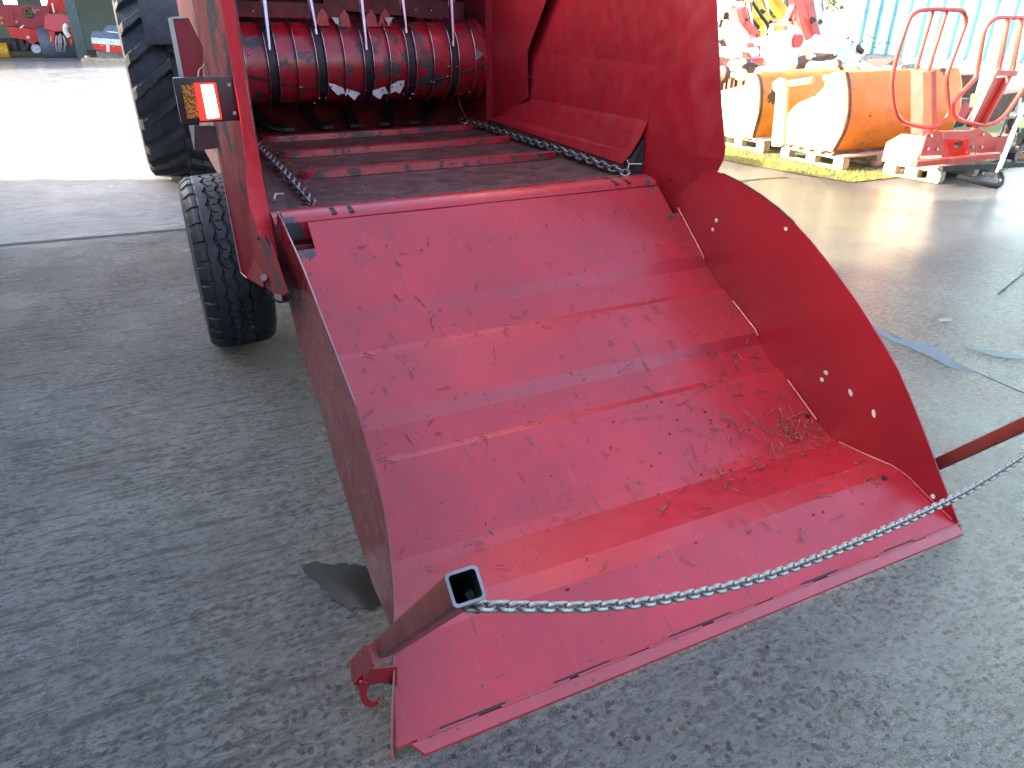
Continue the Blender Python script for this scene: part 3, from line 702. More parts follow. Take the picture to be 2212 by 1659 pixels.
# road wheels --------------------------------------------------------
def tyre_bm(cx, cy, cz, R0, W, nseg, prof_pts, relief):
    """lathe about X; prof_pts: (u, r) with u across the tread -1..1; relief(theta, u, r) -> r"""
    bm = BM(); rows = []
    for k in range(nseg):
        t = 2*math.pi*k/nseg; row = []
        for u, r in prof_pts:
            rr = relief(t, u, r)
            row.append(bm.verts.new((cx+u*W/2, cy+rr*math.cos(t), cz+rr*math.sin(t))))
        rows.append(row)
    n = len(prof_pts)
    for k in range(nseg):
        A, B_ = rows[k], rows[(k+1) % nseg]
        for i in range(n-1): bm.faces.new((A[i], A[i+1], B_[i+1], B_[i]))
        bm.faces.new((A[n-1], A[0], B_[0], B_[n-1]))
    return bm
def tyre_profile(R0, rim, crown=.012, nt_=56):
    p = [(-.62, rim), (-.80, rim+.02), (-.97, rim+(R0-rim)*.42), (-1.0, rim+(R0-rim)*.62), (-.975, rim+(R0-rim)*.82)]
    for i in range(nt_+1):
        u = -.93+1.86*i/nt_; p.append((u, R0-crown*u*u-.018*max(0, abs(u)-.78)/.15))
    p += [(-a, b) for a, b in p[4::-1]]
    return p
def tri(x): x = x % 1; return abs(x-.5)*4-1
def relief_road(t, u, r):
    if abs(u) > .935: return r
    z = tri(t*30/(2*math.pi)); d = 0
    for g_, a_ in ((-.32, .055), (.0, .055), (.32, .055)):
        if abs(u-(g_+a_*z)) < .034: d = .009
    if abs(u) > .60:
        ph = (t*30/(2*math.pi)+(.0 if u > 0 else .5)) % 1
        if ph < .30: d = .008
        if abs(abs(u)-.62) < .03: d = max(d, .004)
    elif (abs(u) < .25) and ((t*60/(2*math.pi)+(.5 if u > 0 else 0)) % 1) < .10 and abs(u) > .10: d = max(d, .005)
    return r-d
WR = .440; WY = 3.92
def road_wheel(cx):
    wt = obj('wheel', tyre_bm(cx, WY, WR, WR, .33, 720, tyre_profile(WR, .215), relief_road), M['rubber'], chop, smooth=True)
    bm = BM(); s = -1 if cx < 1 else 1
    cyl_x(bm, cx-.10, cx+.10, .207, 40, WY, WR); cyl_x(bm, cx+s*.10, cx+s*.13, .07, 20, WY, WR); obj('rim', bm, M['alu'], wt, smooth=True)
    return wt
road_wheel(.222); road_wheel(2.33)
bm = BM(); beam(bm, (.32, WY, WR), (2.2, WY, WR), .08); box(bm, (.62, 5.0, .72), (.10, 4.2, .16)); box(bm, (1.92, 5.0, .72), (.10, 4.2, .16))
box(bm, (1.27, 6.1, .70), (.10, 4.0, .12)); obj('chassis', bm, M['redworn'], chop)

# tailgate chain -------------------------------------------------------
cpx = [(1212, 1553), (1290, 1554), (1424, 1556), (1542, 1553), (1661, 1542), (1779, 1522), (1898, 1495), (2017, 1459), (2135, 1414), (2254, 1364), (2372, 1311), (2491, 1251), (2624, 1168)]
def ylane(x): return ARM_L1.y+(ARM_R1.y-ARM_L1.y)*(x-.25)/(ARM_R1.x-.25)
cp = []
for x, y in cpx:
    yy = ARM_L1.y
    for _ in range(12): q = P(x, y, Y=yy); yy = ylane(q.x)
    cp.append(q)
d_ = (cp[-1]-cp[-3]); endp = Vector((ARM_R1.x, ARM_R1.y, max(cp[-1].z+.05, ARM_R1.z)))
cp = smooth_path(cp, 6)
cp += [cp[-1].lerp(endp, k/8) for k in range(1, 9)]
chain = thing('steel_chain', 'galvanised steel chain hung between the two square arms in front of the red tailgate', 'chain', tuple(cp[0]))
PITCH_ = .0185
lm = link_mesh(.0305, .021, .0035, 8, 18)
lm.materials.append(M['galv'])
dist_ = 0; segs = [(a, b, (b-a).length) for a, b in zip(cp, cp[1:])]; tot = sum(s[2] for s in segs); ln = []
while dist_ < tot:
    r_ = dist_
    for a, b, l in segs:
        if r_ <= l: break
        r_ -= l
    ln.append((a.lerp(b, r_/l), b-a)); dist_ += PITCH_
rest = BM(); tmpb = BM(); tmpb.from_mesh(lm)
for i, (p, t) in enumerate(ln):
    Mx = frame_along(p, t, rad(12 if i % 2 else 102))
    if i < 100:
        o = bpy.data.objects.new('link', lm); C.objects.link(o); o.parent = chain
        o.matrix_parent_inverse = Matrix.Translation(-ROOTLOC[chain]); o.matrix_basis = Mx
    else:
        vs_ = [rest.verts.new(Mx @ v.co) for v in tmpb.verts]
        for f in tmpb.faces: rest.faces.new([vs_[v.index] for v in f.verts])
tmpb.free(); tag(obj('chain_links', rest, M['galv'], chain, smooth='all'), kind='stuff')

# straw and dirt lying on the ramp -------------------------------------
random.seed(21); bm = BM()
def straw(bm, x, y, a, l, r=.0013, bend=.10):
    pts = []; px_, py_ = x, y
    for k in range(4):
        pts.append((px_, py_, lowline(py_)+.007+random.random()*.002)); px_ += math.cos(a)*l/3; py_ += math.sin(a)*l/3; a += random.uniform(-bend, bend)
        py_ = min(2.80, max(1.17, py_)); px_ = min(2.14, max(.36, px_))
    tube(bm, pts, r, 5)
for k in range(110): straw(bm, random.uniform(.42, 2.1), random.uniform(1.2, 2.75), random.uniform(0, 6.28), random.uniform(.012, .05), random.uniform(.0008, .0018))
for k in range(130):
    x = 2.13-abs(random.gauss(0, .38)); y = random.gauss(1.66, .28)
    if .5 < x < 2.13 and 1.25 < y < 2.6: straw(bm, x, y, random.gauss(.5, .8), random.uniform(.015, .07), random.uniform(.0008, .0017), .35)
for k in range(22): straw(bm, random.gauss(1.95, .10), random.gauss(1.66, .035), random.gauss(.3, .5), random.uniform(.02, .08), .0013, .7)
for k in range(50): straw(bm, random.uniform(.6, 2.1), random.choice((2.36, 1.97, 1.64))+random.gauss(0, .02), random.gauss(0, .6), random.uniform(.01, .05), .0012, .8)
o = obj('straw_scraps', bm, M['strawm'] if 'strawm' in M else M.setdefault('strawm', plain('wet_straw', (.15, .085, .045), .6, 0, .9, 60, .1)))
tag(o, kind='stuff', label='wet straw scraps scattered over the red tailgate ramp', cat='straw')
bm = BM(); random.seed(5)
for k in range(260):
    x = random.choice((random.gauss(.56, .03), random.gauss(2.09, .03), random.uniform(.5, 2.1))); y = random.uniform(3.1, 5.2)
    a = random.uniform(0, 6.28); l = random.uniform(.02, .09); z = .885+random.random()*.03
    tube(bm, [(x, y, z), (x+math.cos(a)*l, y+math.sin(a)*l, z+random.uniform(-.01, .03))], .0011, 4)
tag(obj('chaff', bm, M['strawm']), kind='stuff', label='loose chaff caught along the bed chains of the red chopper', cat='chaff')
# mud clods -- grime collected on the ramp
bm = BM(); random.seed(12)
for k in range(90):
    x, y = random.uniform(.4, 2.12), random.uniform(1.2, 2.78)
    if random.random() < .5: x, y = 2.1-abs(random.gauss(0, .35)), random.gauss(1.66, .2)
    if not (.36 < x < 2.14 and 1.18 < y < 2.8): continue
    r_ = random.uniform(.0015, .0038); bmesh.ops.create_icosphere(bm, subdivisions=1, radius=r_, matrix=Matrix.Translation((x, y, lowline(y)+.004)) @ Matrix.Diagonal((random.uniform(.8, 1.8), random.uniform(.8, 1.8), .4, 1)))
tag(obj('mud_crumbs', bm, M['dark']), kind='stuff', label='dark mud crumbs stuck to the red tailgate ramp', cat='mud')

# =================================================================== TRACTOR (rear wheels show behind the chopper)
tr = thing('tractor', 'tractor coupled ahead of the red chopper, only its big lugged rear tyre in sight', 'tractor', (1.25, 9.5, 0))
TR = .93
def relief_lug(t, u, r):
    if abs(u) > .985 or r < .60: return r
    n = 19; s = 1 if u > 0 else -1
    ph = (t*n/(2*math.pi)+(0 if s > 0 else .5)-abs(u)*.95) % 1
    lug = 1 if ph < .36 else 0
    if abs(u) < .04: lug = 1
    e = max(0, 1-max(0, abs(u)-.90)/.085)
    return r-.048+(.048*lug*e)
def tprof():
    p = [(-.60, .50), (-.86, .56), (-1.0, .70), (-1.02, .78)]
    for i in range(49):
        u = -.98+1.96*i/48; p.append((u, TR-.035*u*u))
    p += [(-a, b) for a, b in p[3::-1]]; return p
for cx in (.27, 2.30):
    wt = obj('wheel', tyre_bm(cx, 8.85, TR, TR, .76, 420, tprof(), relief_lug), M['rubber2'], tr, smooth=True)
    bm = BM(); cyl_x(bm, cx-.2, cx+.2, .51, 40, 8.85, TR); obj('rim', bm, M['alu'], wt, smooth=True)
bm = BM(); beam(bm, (.3, 8.85, .93), (2.2, 8.85, .93), .26); box(bm, (1.25, 10.9, .85), (.45, 3.2, .5), bev=.04); obj('transmission', bm, M['dark'], tr)
bm = BM(); box(bm, (1.25, 11.7, 1.35), (.75, 1.9, .62), bev=.08); obj('bonnet', bm, M['red'], tr)
for s in (.30, 2.2):
    bm = BM(); pts = [(8.85+1.02*math.cos(rad(a)), .93+1.02*math.sin(rad(a))) for a in range(25, 160, 12)]
    strip(bm, [(s-.2, y, z) for y, z in pts], [(s+.2, y, z) for y, z in pts], (0, 0, .02)); obj('mudguard', bm, M['dark'], tr, smooth=True)

# =================================================================== RIGHT: VERGE, PALLETS, BUCKETS, GRABS
m_, N, L, B = mat('verge_soil'); co = coords(N, L)
L.new(mixc(N, L, ramp(N, L, noi(N, L, co, 8, 5), .35, .65), (.10, .085, .035), (.07, .10, .02)), B.inputs['Base Color']); B.inputs['Roughness'].default_value = .9; M['soil'] = m_
m_, N, L, B = mat('verge_grass'); co = coords(N, L)
L.new(mixc(N, L, ramp(N, L, noi(N, L, co, 30, 3), .35, .65), (.16, .20, .02), (.30, .27, .05)), B.inputs['Base Color']); B.inputs['Roughness'].default_value = .6; M['grass'] = m_
bm = BM(); e1 = [(6.62, 5.5), (6.45, 6.1), (6.30, 6.8), (6.22, 7.6), (6.1, 9), (5.9, 13), (5.6, 20)]
pts = [(x, y, .006) for x, y in e1]+[(16, 20, .006), (16, 5.5, .006)]
bm.faces.new([bm.verts.new(p) for p in pts]); bmesh.ops.triangulate(bm, faces=bm.faces); tag(obj('verge', bm, M['soil']), kind='structure')
bm = BM(); random.seed(9)
def edge_x(y):
    for (x0, y0), (x1, y1) in zip(e1, e1[1:]):
        if y0 <= y <= y1: return x0+(x1-x0)*(y-y0)/(y1-y0)
    return 6.6
for k in range(15000):
    y = 5.5+random.random()**1.3*8; x = edge_x(y)+.02+abs(random.gauss(0, .42))
    if noise.noise(Vector((x*3, y*3, 1))) < -.25: continue
    h = random.uniform(.012, .045); a = random.uniform(0, 6.28); w_ = .003; lx, ly = random.gauss(0, .012), random.gauss(0, .012)
    v = [bm.verts.new(p) for p in ((x-w_*math.cos(a), y-w_*math.sin(a), .004), (x+w_*math.cos(a), y+w_*math.sin(a), .004), (x+lx, y+ly, h))]
    bm.faces.new(v)
tag(obj('grass', bm, M['grass']), kind='stuff', label='short sunlit grass on the verge in front of the pallets', cat='grass')

M['wood'] = plain('weathered_pallet_wood', (.42, .33, .22), .8, 0, .3, 8, .4)
def pallet(x0, y0, lx, ly, rz, label, grp='wooden pallets along the verge'):
    t = thing('pallet', label, 'pallet', (x0, y0, 0), grp)
    R = Matrix.Rotation(rz, 3, 'Z'); O = Vector((x0, y0, .006))
    def bb(bm, cx, cy, cz, sx, sy, sz): box(bm, O+R @ Vector((cx, cy, cz)), (sx, sy, sz), R, .003)
    for i in range(3):
        for j in range(3):
            bm = BM(); bb(bm, .05+i*(lx-.1)/2, .06+j*(ly-.12)/2, .067, .10, .14, .09); obj('block', bm, M['wood'], t)
    for i in range(3):
        bm = BM(); bb(bm, .05+i*(lx-.1)/2, ly/2, .011, .10, ly, .020); bb(bm, .05+i*(lx-.1)/2, ly/2, .122, .10, ly-.002, .020); obj('runner', bm, M['wood'], t)
    for j in range(6):
        bm = BM(); bb(bm, lx/2, .05+j*(ly-.1)/5, .143, lx, .10, .020); obj('deck_board', bm, M['wood'], t)
    return t
pallet(7.03, 7.30, 1.2, .95, 0, 'pale wooden pallet under the far yellow bucket beside the chopper')
pallet(7.03, 6.03, 1.2, .95, 0, 'pale wooden pallet under the near yellow bucket, second from the red grab')
pallet(7.40, 5.08, 1.5, .62, rad(8), 'pale wooden pallet carrying the red bale grabs')

YEL = (.62, .24, .015)
M['yellow'] = paint('worn_yellow_paint', YEL, under=(.08, .035, .02), chips=.5, size=5, specks=.6, rough=.5, dirt=.9, dirtcol=(.20, .09, .03))
M['yelpale'] = paint('sunlit_yellow_paint', (.80, .55, .22), under=(.18, .10, .06), chips=.15, size=6, specks=.2, rough=.5, dirt=.2, dirtcol=(.4, .25, .1))  # same yellow as seen in full sun, the light put into a paler colour
M['rust'] = plain('rusty_steel', (.14, .065, .045), .8, 0, .4, 10, .4)
def bucket(label, outer, hollow, width, tube_px, X=7.03, post=None):
    c = P(*outer[0], X=X); t = thing('loader_bucket', label, 'bucket', (X, c.y, .16), 'yellow loader buckets on pallets')
    bm = BM(); plate(bm, [P(x, y, X=X) for x, y in outer], (.016, 0, 0)); obj('end_plate', bm, M['yelpale'], t)
    bm = BM(); plate(bm, [P(x, y, X=X)+Vector((width, 0, 0)) for x, y in outer], (.016, 0, 0)); obj('end_plate', bm, M['yelpale'], t)
    sh = [P(x, y, X=X)+Vector((.016, .004, 0)) for x, y in hollow]; sh = smooth_path(sh, 4)
    bm = BM(); strip(bm, sh, [p+Vector((width-.016, 0, 0)) for p in sh], (0, .012, .004)); obj('shell', bm, M['yellow'], t, smooth=True)
    rim = [p+Vector((-.001, -.006, 0)) for p in sh]
    bm = BM(); strip(bm, rim, [p+Vector((.045, 0, 0)) for p in rim], (0, -.004, 0)); obj('rim', bm, M['rust'], t, smooth=True)
    p0 = sh[-1]; bm = BM(); box(bm, (X+width/2, p0.y+.04, p0.z-.004), (width, .16, .02)); obj('cutting_edge', bm, M['rust'], t)
    a, b, r_ = tube_px; pa, pb = P(*a, X=X+.05), P(*b, X=X+.05)
    bm = BM(); tube(bm, [pa, pb], r_, 14); obj('stub_tube', bm, M['yelpale'], t, smooth=True)
    bm = BM(); tube(bm, [pb+Vector((.15, -.02, .03)), pb+Vector((width-.2, -.02, .03))], .03, 12); obj('cross_tube', bm, M['yelpale'], t, smooth=True)
    if post:
        bm = BM(); plate(bm, [P(x, y, X=X-.03) for x, y in post], (.05, 0, 0)); obj('hitch_plate', bm, M['yelpale'], t)
    return t
bucket('sunlit yellow loader bucket on the far pallet, cut off by the red chopper wall',
       [(1790, 262), (1822, 239), (1912, 217), (1913, 190), (1932, 187), (1943, 207), (1946, 241), (1942, 292), (1924, 359), (1832, 333), (1795, 325)],
       [(1934, 189), (1943, 207), (1946, 241), (1942, 292), (1924, 357)], 1.75, ((1877, 193), (1918, 194), .03))
bucket('sunlit yellow loader bucket on the near pallet, left of the red bale grabs',
       [(2009, 366), (2007, 335), (2013, 300), (2030, 278), (2050, 262), (2091, 245), (2112, 225), (2118, 196), (2135, 186), (2156, 183), (2164, 189), (2171, 231), (2170, 292), (2156, 343), (2129, 392)],
       [(2158, 184), (2164, 189), (2171, 231), (2170, 292), (2156, 343), (2130, 390)], 1.9, ((2016, 217), (2084, 206), .042),
       post=[(1977, 374), (1979, 340), (1989, 240), (1979, 225), (1979, 212), (1996, 200), (2010, 205), (2016, 230), (2011, 300), (2006, 372), (1996, 376)])
bm = BM()

M['grab'] = paint('fresh_red_paint', (.62, .05, .03), chips=.0, specks=0, rough=.4, dirt=.1)
def grab_things():
    YG = 5.30
    t = thing('bale_grab', 'bright red bale grab with the upright tubular hoop, on the pallet beside the yellow bucket', 'bale grab', tuple(P(2360, 440, Y=YG)), 'red tubular bale grabs')
    hp = [(2339, 320), (2318, 314), (2302, 300), (2293, 278), (2287, 240), (2287, 199), (2297, 149), (2308, 112), (2319, 80), (2329, 52), (2343, 34), (2365, 26), (2400, 24), (2439, 25), (2464, 27), (2473, 38), (2475, 58), (2466, 85), (2450, 128), (2435, 169), (2427, 199), (2429, 248), (2433, 278), (2427, 300), (2416, 312), (2402, 322), (2370, 326)]
    bm = BM(); tube(bm, smooth_path([P(x, y, Y=YG) for x, y in hp], 3, True), .022, 10, closed=True); obj('hoop', bm, M['grab'], t, smooth='all')
    for a, b in (((2391, 28), (2348, 178)), ((2427, 28), (2379, 182))):
        bm = BM(); tube(bm, [P(*a, Y=YG), P(*b, Y=YG)], .019, 10); obj('inner_bar', bm, M['grab'], t, smooth=True)
    bm = BM(); plate(bm, [P(2334, 180, X=7.62), P(2368, 182, X=7.62), P(2364, 348, X=7.62), P(2334, 342, X=7.62)], (.10, 0, 0)); obj('post', bm, M['grab'], t)
    bm = BM(); a = P(2382, 182, Y=YG+.03); b = P(2384, 330, Y=YG+.03); beam(bm, a, b, .07, .10, (0, 1, 0), .004); obj('post', bm, M['grab'], t)
    # frame box with end shields
    bm = BM(); f0 = [P(x, y, X=7.36) for x, y in ((2259, 412), (2271, 365), (2310, 343), (2371, 350), (2358, 384), (2342, 431), (2296, 424))]
    plate(bm, f0, (.04, 0, 0)); obj('end_shield', bm, M['grabp'], t)
    bm = BM(); beam(bm, P(2342, 420, Y=5.12), P(2556, 398, Y=5.20), .07, .06, (0, 0, 1), .004); obj('bottom_rail', bm, M['grab'], t)
    bm = BM(); plate(bm, [P(x, y, Y=5.13) for x, y in ((2358, 400), (2375, 345), (2400, 333), (2416, 340), (2422, 398))], (.0, .015, 0))
    mp = obj('mount_plate', bm, M['grab'], t)
    bm2 = BM()
    for q in ((2385, 348), (2376, 381), (2400, 382)): hexbolt(bm2, P(*q, Y=5.125), (0, -1, 0), .016, .012)
    obj('bolt', bm2, M['steel'], mp)
    bm = BM(); plate(bm, [P(x, y, Y=5.16) for x, y in ((2478, 392), (2484, 335), (2505, 329), (2530, 338), (2557, 360), (2552, 388))], (0, .015, 0)); mp = obj('mount_plate', bm, M['grab'], t)
    bm2 = BM()
    for q in ((2517, 345), (2491, 377), (2514, 376)): hexbolt(bm2, P(*q, Y=5.155), (0, -1, 0), .016, .012)
    obj('bolt', bm2, M['steel'], mp)
    bm = BM(); plate(bm, [P(x, y, Y=5.15) for x, y in ((2416, 336), (2502, 336), (2500, 352), (2470, 358), (2420, 357))], (0, .06, 0)); obj('hood', bm, M['grab'], t)
    bm = BM(); plate(bm, [P(x, y, Y=5.30) for x, y in ((2415, 345), (2485, 345), (2485, 400), (2415, 404))], (0, .01, 0)); obj('back_plate', bm, M['grab'], t)
    bm = BM(); tube(bm, [P(2450, 372, Y=5.2), P(2462, 368, Y=5.2)], .03, 12); obj('hydraulic_fitting', bm, M['dark'], t)
    for x in (2424, 2497):
        bm = BM(); tube(bm, [P(x-3, 336, Y=5.08), P(x+2, 372, Y=5.08), P(x+4, 424, Y=5.09)], .003, 5); obj('strap', bm, M['edge'], t)
    # second grab, hoop leaning away
    YH = 5.62
    t2 = thing('bale_grab', 'bright red bale grab with the leaning hoop, cut off by the right edge', 'bale grab', tuple(P(2560, 400, Y=YH)), 'red tubular bale grabs')
    hp = [(2443, 278), (2446, 294), (2458, 306), (2485, 314), (2518, 320), (2540, 318), (2560, 309), (2578, 292), (2600, 262), (2624, 225), (2650, 188), (2668, 120), (2676, 80), (2668, 56), (2640, 47), (2600, 45), (2564, 45), (2545, 52), (2530, 66), (2522, 85), (2516, 118), (2510, 149), (2504, 185), (2497, 203), (2472, 230), (2448, 258)]
    bm = BM(); tube(bm, smooth_path([P(x, y, Y=YH) for x, y in hp], 3, True), .024, 10, closed=True); obj('hoop', bm, M['grab'], t2, smooth='all')
    for a, b in (((2584, 47), (2556, 190)), ((2619, 47), (2592, 190)), ((2548, 190), (2490, 314)), ((2590, 190), (2520, 318))):
        bm = BM(); beam(bm, P(*a, Y=YH), P(*b, Y=YH), .045, .045, (0, 1, 0), .004); obj('inner_bar', bm, M['grab'], t2, smooth=True)
    bm = BM(); plate(bm, [P(x, y, Y=YH+.03) for x, y in ((2545, 200), (2590, 196), (2520, 316), (2480, 310))], (0, .02, 0)); obj('back_plate', bm, M['grab'], t2)
    bm = BM(); beam(bm, P(2545, 186, Y=YH-.01), P(2600, 188, Y=YH-.01), .06, .07, (0, 1, 0), .004); obj('cross_bar', bm, M['grab'], t2)
    bm = BM(); box(bm, P(2540, 372, Y=YH), (.55, .12, .22), bev=.01); box(bm, P(2590, 396, Y=YH), (.9, .10, .06), bev=.01); obj('base_frame', bm, M['grab'], t2)
M['grabp'] = paint('sunlit_red_shield', (.80, .22, .12), chips=.0, specks=0, rough=.45, dirt=.1)  # grab red with the sun on the end shield put into its colour
grab_things()
# fork tine and black implement at the right edge
f_ = thing('pallet_fork', 'black L shaped fork tine with worn pale upright at the right edge', 'fork', tuple(P(2560, 478, Z=0)))
bm = BM(); beam(bm, P(2630, 262, Y=4.98), P(2604, 320, Y=4.9), .05, .022, (0, 1, 0)); beam(bm, P(2604, 320, Y=4.9), P(2556, 444, Y=4.74), .055, .025, (0, 1, 0), .003); obj('upright', bm, M['alu'], f_)
bm = BM(); pth = smooth_path([P(2560, 438, Y=4.74), P(2566, 458, Y=4.72), P(2560, 474, Y=4.70), P(2540, 474, Y=4.72), P(2500, 465, Y=4.80), P(2452, 452, Y=4.92)], 4); tube(bm, pth, .028, 8); obj('tine', bm, M['dark'], f_, smooth=True)
im = thing('implement', 'black steel implement frame with cross beams lying behind the fork tine at the right edge', 'implement', tuple(P(2610, 430, Z=0)))
bm = BM(); beam(bm, P(2410, 432, Y=5.0), P(2640, 420, Y=4.9), .05); beam(bm, P(2590, 400, Y=5.0), P(2660, 330, Y=5.2), .08); beam(bm, P(2600, 345, Y=5.1), P(2660, 352, Y=5.1), .05); obj('beam', bm, M['dark'], im)
bm = BM(); beam(bm, P(2520, 446, Y=4.95), P(2545, 450, Y=4.9), .05, .03); beam(bm, P(2606, 375, Y=5.0), P(2600, 412, Y=5.0), .03); obj('bracket', bm, M['edge'], im)
for k in range(4):
    bm = BM(); a = P(2560+k*22, 350+k*14, Y=5.15+.05*k); tube(bm, smooth_path([a, a+Vector((.12, .05, .18)), a+Vector((.3, .1, .05))]), .02, 8); obj('hose', bm, M['rubber'], im, smooth=True)

# =================================================================== CLUTTER BEHIND
M['cream'] = paint('sunlit_cream_paint', (.78, .70, .52), under=(.12, .07, .05), chips=.45, size=4, specks=.3, rough=.55, dirt=.4, dirtcol=(.25, .15, .1))  # overexposed sunlit metal put into a yellowish white base colour
M['white'] = paint('white_machine_paint', (.80, .79, .75), under=(.2, .18, .16), chips=.2, specks=.1, rough=.5, dirt=.2, dirtcol=(.4, .35, .3))
M['cred'] = paint('red_boom_paint', (.60, .03, .04), chips=.35, specks=.2, rough=.45, dirt=.2)
M['cyel'] = paint('yellow_boom_paint', (.78, .42, .04), under=(.12, .07, .04), chips=.35, specks=.2, rough=.5, dirt=.3)
def boom(label, px, Yd, wd, m_, cat='loader arm', name='loader_boom', grp='loader arms and booms stacked in the yard'):
    pts = [P(x, y, Y=Yd) for x, y in px]
    t = thing(name, label, cat, (pts[0].x, pts[0].y, 0), grp)
    for a, b in zip(pts, pts[1:]):
        bm = BM(); beam(bm, a, b+(b-a).normalized()*wd*.3, wd*.7, wd, (0, 1, 0), wd*.08); obj('boom_section', bm, M[m_], t)
    for q in pts[1:-1] or [pts[0]]:
        bm = BM(); tube(bm, [q+Vector((-.02, -wd*.55, 0)), q+Vector((-.02, wd*.55, 0))], wd*.2, 12); obj('pivot', bm, M['dark'], t)
    a, b = pts[0], pts[-1]; off = Vector((wd, 0, wd*.5)); bm = BM(); tube(bm, [a.lerp(b, .1)+off, a.lerp(b, .5)+off*.8], wd*.22, 10); tube(bm, [a.lerp(b, .5)+off*.8, a.lerp(b, .8)+off*.3], wd*.12, 10); obj('ram', bm, M['steel'], t, smooth=True)
    return t
boom('pale cream loader arm leaning against the heap nearest the red chopper wall', [(1856, -30), (1850, 40), (1818, 130)], 12, .28, 'cream')
boom('orange red straight boom standing beside the cream arm in the heap', [(1888, -40), (1884, 30), (1868, 110)], 12.5, .16, 'cred')
boom('white twin loader arm between the two red booms of the heap', [(1886, 10), (1898, 60), (1908, 118)], 12, .26, 'white')
boom('red forked bracket arm below the white twin arm of the heap', [(1898, 20), (1906, 50), (1935, 90), (1928, 125)], 11.6, .14, 'cred')
boom('yellow curved boom arching down through the middle of the heap', [(1920, -20), (1942, 30), (1965, 58), (1968, 92)], 12.2, .24, 'cyel')
boom('long yellow boom leaning right across the middle of the heap', [(1972, -10), (2010, 40), (2022, 78), (1996, 110)], 12.8, .24, 'cyel')
boom('red upright boom right of the yellow booms in the heap', [(2030, -30), (2034, 12), (2018, 50), (2030, 80)], 12.4, .15, 'cred')
boom('large red and white boom slanting down beside the white container', [(2052, -30), (2070, 50), (2082, 92)], 12, .26, 'cred')
boom('broad white boom slanting beside the large red one', [(2048, -20), (2058, 48), (2066, 70)], 12.3, .30, 'white')
boom('white boom end with red tip nearest the white container', [(2078, -20), (2092, 55), (2100, 95)], 12, .22, 'white')

def ram(label, a, b, Yd, r, m_='white'):
    pa, pb = P(*a, Y=Yd), P(*b, Y=Yd)
    t = thing('hydraulic_ram', label, 'hydraulic ram', tuple(pa), 'hydraulic rams and rollers in the heap')
    bm = BM(); mid = pa.lerp(pb, .68); tube(bm, [pa, mid], r, 14); obj('barrel', bm, M[m_], t, smooth=True)
    bm = BM(); tube(bm, [mid, pb], r*.5, 12); obj('rod', bm, M['steel'], t, smooth=True)
    bm = BM(); tube(bm, [mid-(mid-pa).normalized()*.05, mid+(mid-pa).normalized()*.03], r*1.15, 14); obj('gland', bm, M['rust'], t, smooth=True)
    bm = BM(); tube(bm, [pa+Vector((0, -r, 0)), pa+Vector((0, r, 0))], r*1.1, 12); obj('eye', bm, M[m_], t, smooth=True)
    tube_ = None
ram('thick cream ram beside the chopper wall above the far bucket', (1815, 188), (1872, 192), 9.6, .11, 'cream')
ram('short cream ram on top of the far bucket', (1880, 168), (1925, 162), 9.9, .08, 'cream')
ram('white ram lying across the left of the heap', (1862, 152), (1920, 146), 10.4, .08, 'white')
ram('white ram above the far bucket with red end', (1905, 140), (1958, 132), 10.6, .10, 'white')
ram('long pale ram lying over the top of the near bucket', (2088, 176), (2165, 168), 9.2, .10, 'cream')
ram('pale ram just right of the near bucket top', (2178, 172), (2240, 176), 9.0, .06, 'cream')
ram('cream ram crossing the middle of the heap', (1990, 130), (2045, 138), 10.2, .08, 'cream')
ram('thin white ram pointing at the white container', (2050, 142), (2100, 128), 10.5, .07, 'white')
ram('grey ram near the foot of the ribbed shed', (2238, 190), (2300, 185), 8.6, .06, 'white')

def lump(label, c, Yd, sx, sy, sz, m_, seed, name='implement', cat='implement'):
    random.seed(seed); p = P(*c, Y=Yd)
    t = thing(name, label, cat, (p.x, p.y, 0), 'implements heaped behind the buckets')
    bm = BM(); box(bm, p, (sx, sy, sz), Matrix.Rotation(random.uniform(-.3, .3), 3, 'Y') @ Matrix.Rotation(random.uniform(-.5, .5), 3, 'Z'), .03); obj('housing', bm, M[m_], t, smooth=True)
    for k in range(3):
        bm = BM(); q = p+Vector((random.uniform(-.5, .5)*sx, -sy*.4, random.uniform(-.5, .6)*sz)); tube(bm, [q, q+Vector((random.uniform(-.3, .3), random.uniform(-.1, .3), random.uniform(-.05, .25)))], .05, 10); obj('pipe', bm, M[random.choice(('white', 'cream', 'rust'))], t, smooth=True)
    for k in range(2):
        bm = BM(); q = p+Vector((random.uniform(-.6, .6)*sx, -sy*.55, random.uniform(-.4, .4)*sz)); tube(bm, [q, q+Vector((0, .08, 0))], random.uniform(.06, .12), 14); obj('pulley', bm, M[random.choice(('white', 'cream', 'cred'))], t, smooth=True)
    # legs down to the ground so nothing floats
    for s in (-.35, .35): bm = BM(); beam(bm, p+Vector((s*sx, 0, 0)), Vector((p.x+s*sx, p.y, 0)), .06); obj('stand', bm, M['rust'], t)
lump('white rounded gearbox housing standing tallest in the middle of the heap', (1998, 158), 10.0, .55, .4, .85, 'white', 1)
lump('orange boxed implement at the left of the heap under the cream arm', (1852, 108), 11.5, .55, .4, .35, 'cream', 2)
lump('brown implement casing between the buckets and the long pale ram', (2062, 168), 9.8, .9, .4, .25, 'rust', 3)
lump('white implement casing heaped left of the gearbox', (1945, 128), 10.8, .8, .4, .35, 'white', 4)
lump('cream implement casing right of the gearbox', (2050, 128), 10.8, .6, .4, .3, 'cream', 5)
lump('white implement casing under the small shrub by the container', (2140, 140), 10.4, 1.1, .5, .45, 'white', 6)
lump('red implement casing behind the far bucket', (1910, 165), 10.2, .5, .3, .2, 'cred', 7)
lump('brown implement casing behind the near bucket top', (2230, 200), 8.6, 1.2, .4, .35, 'rust', 8)
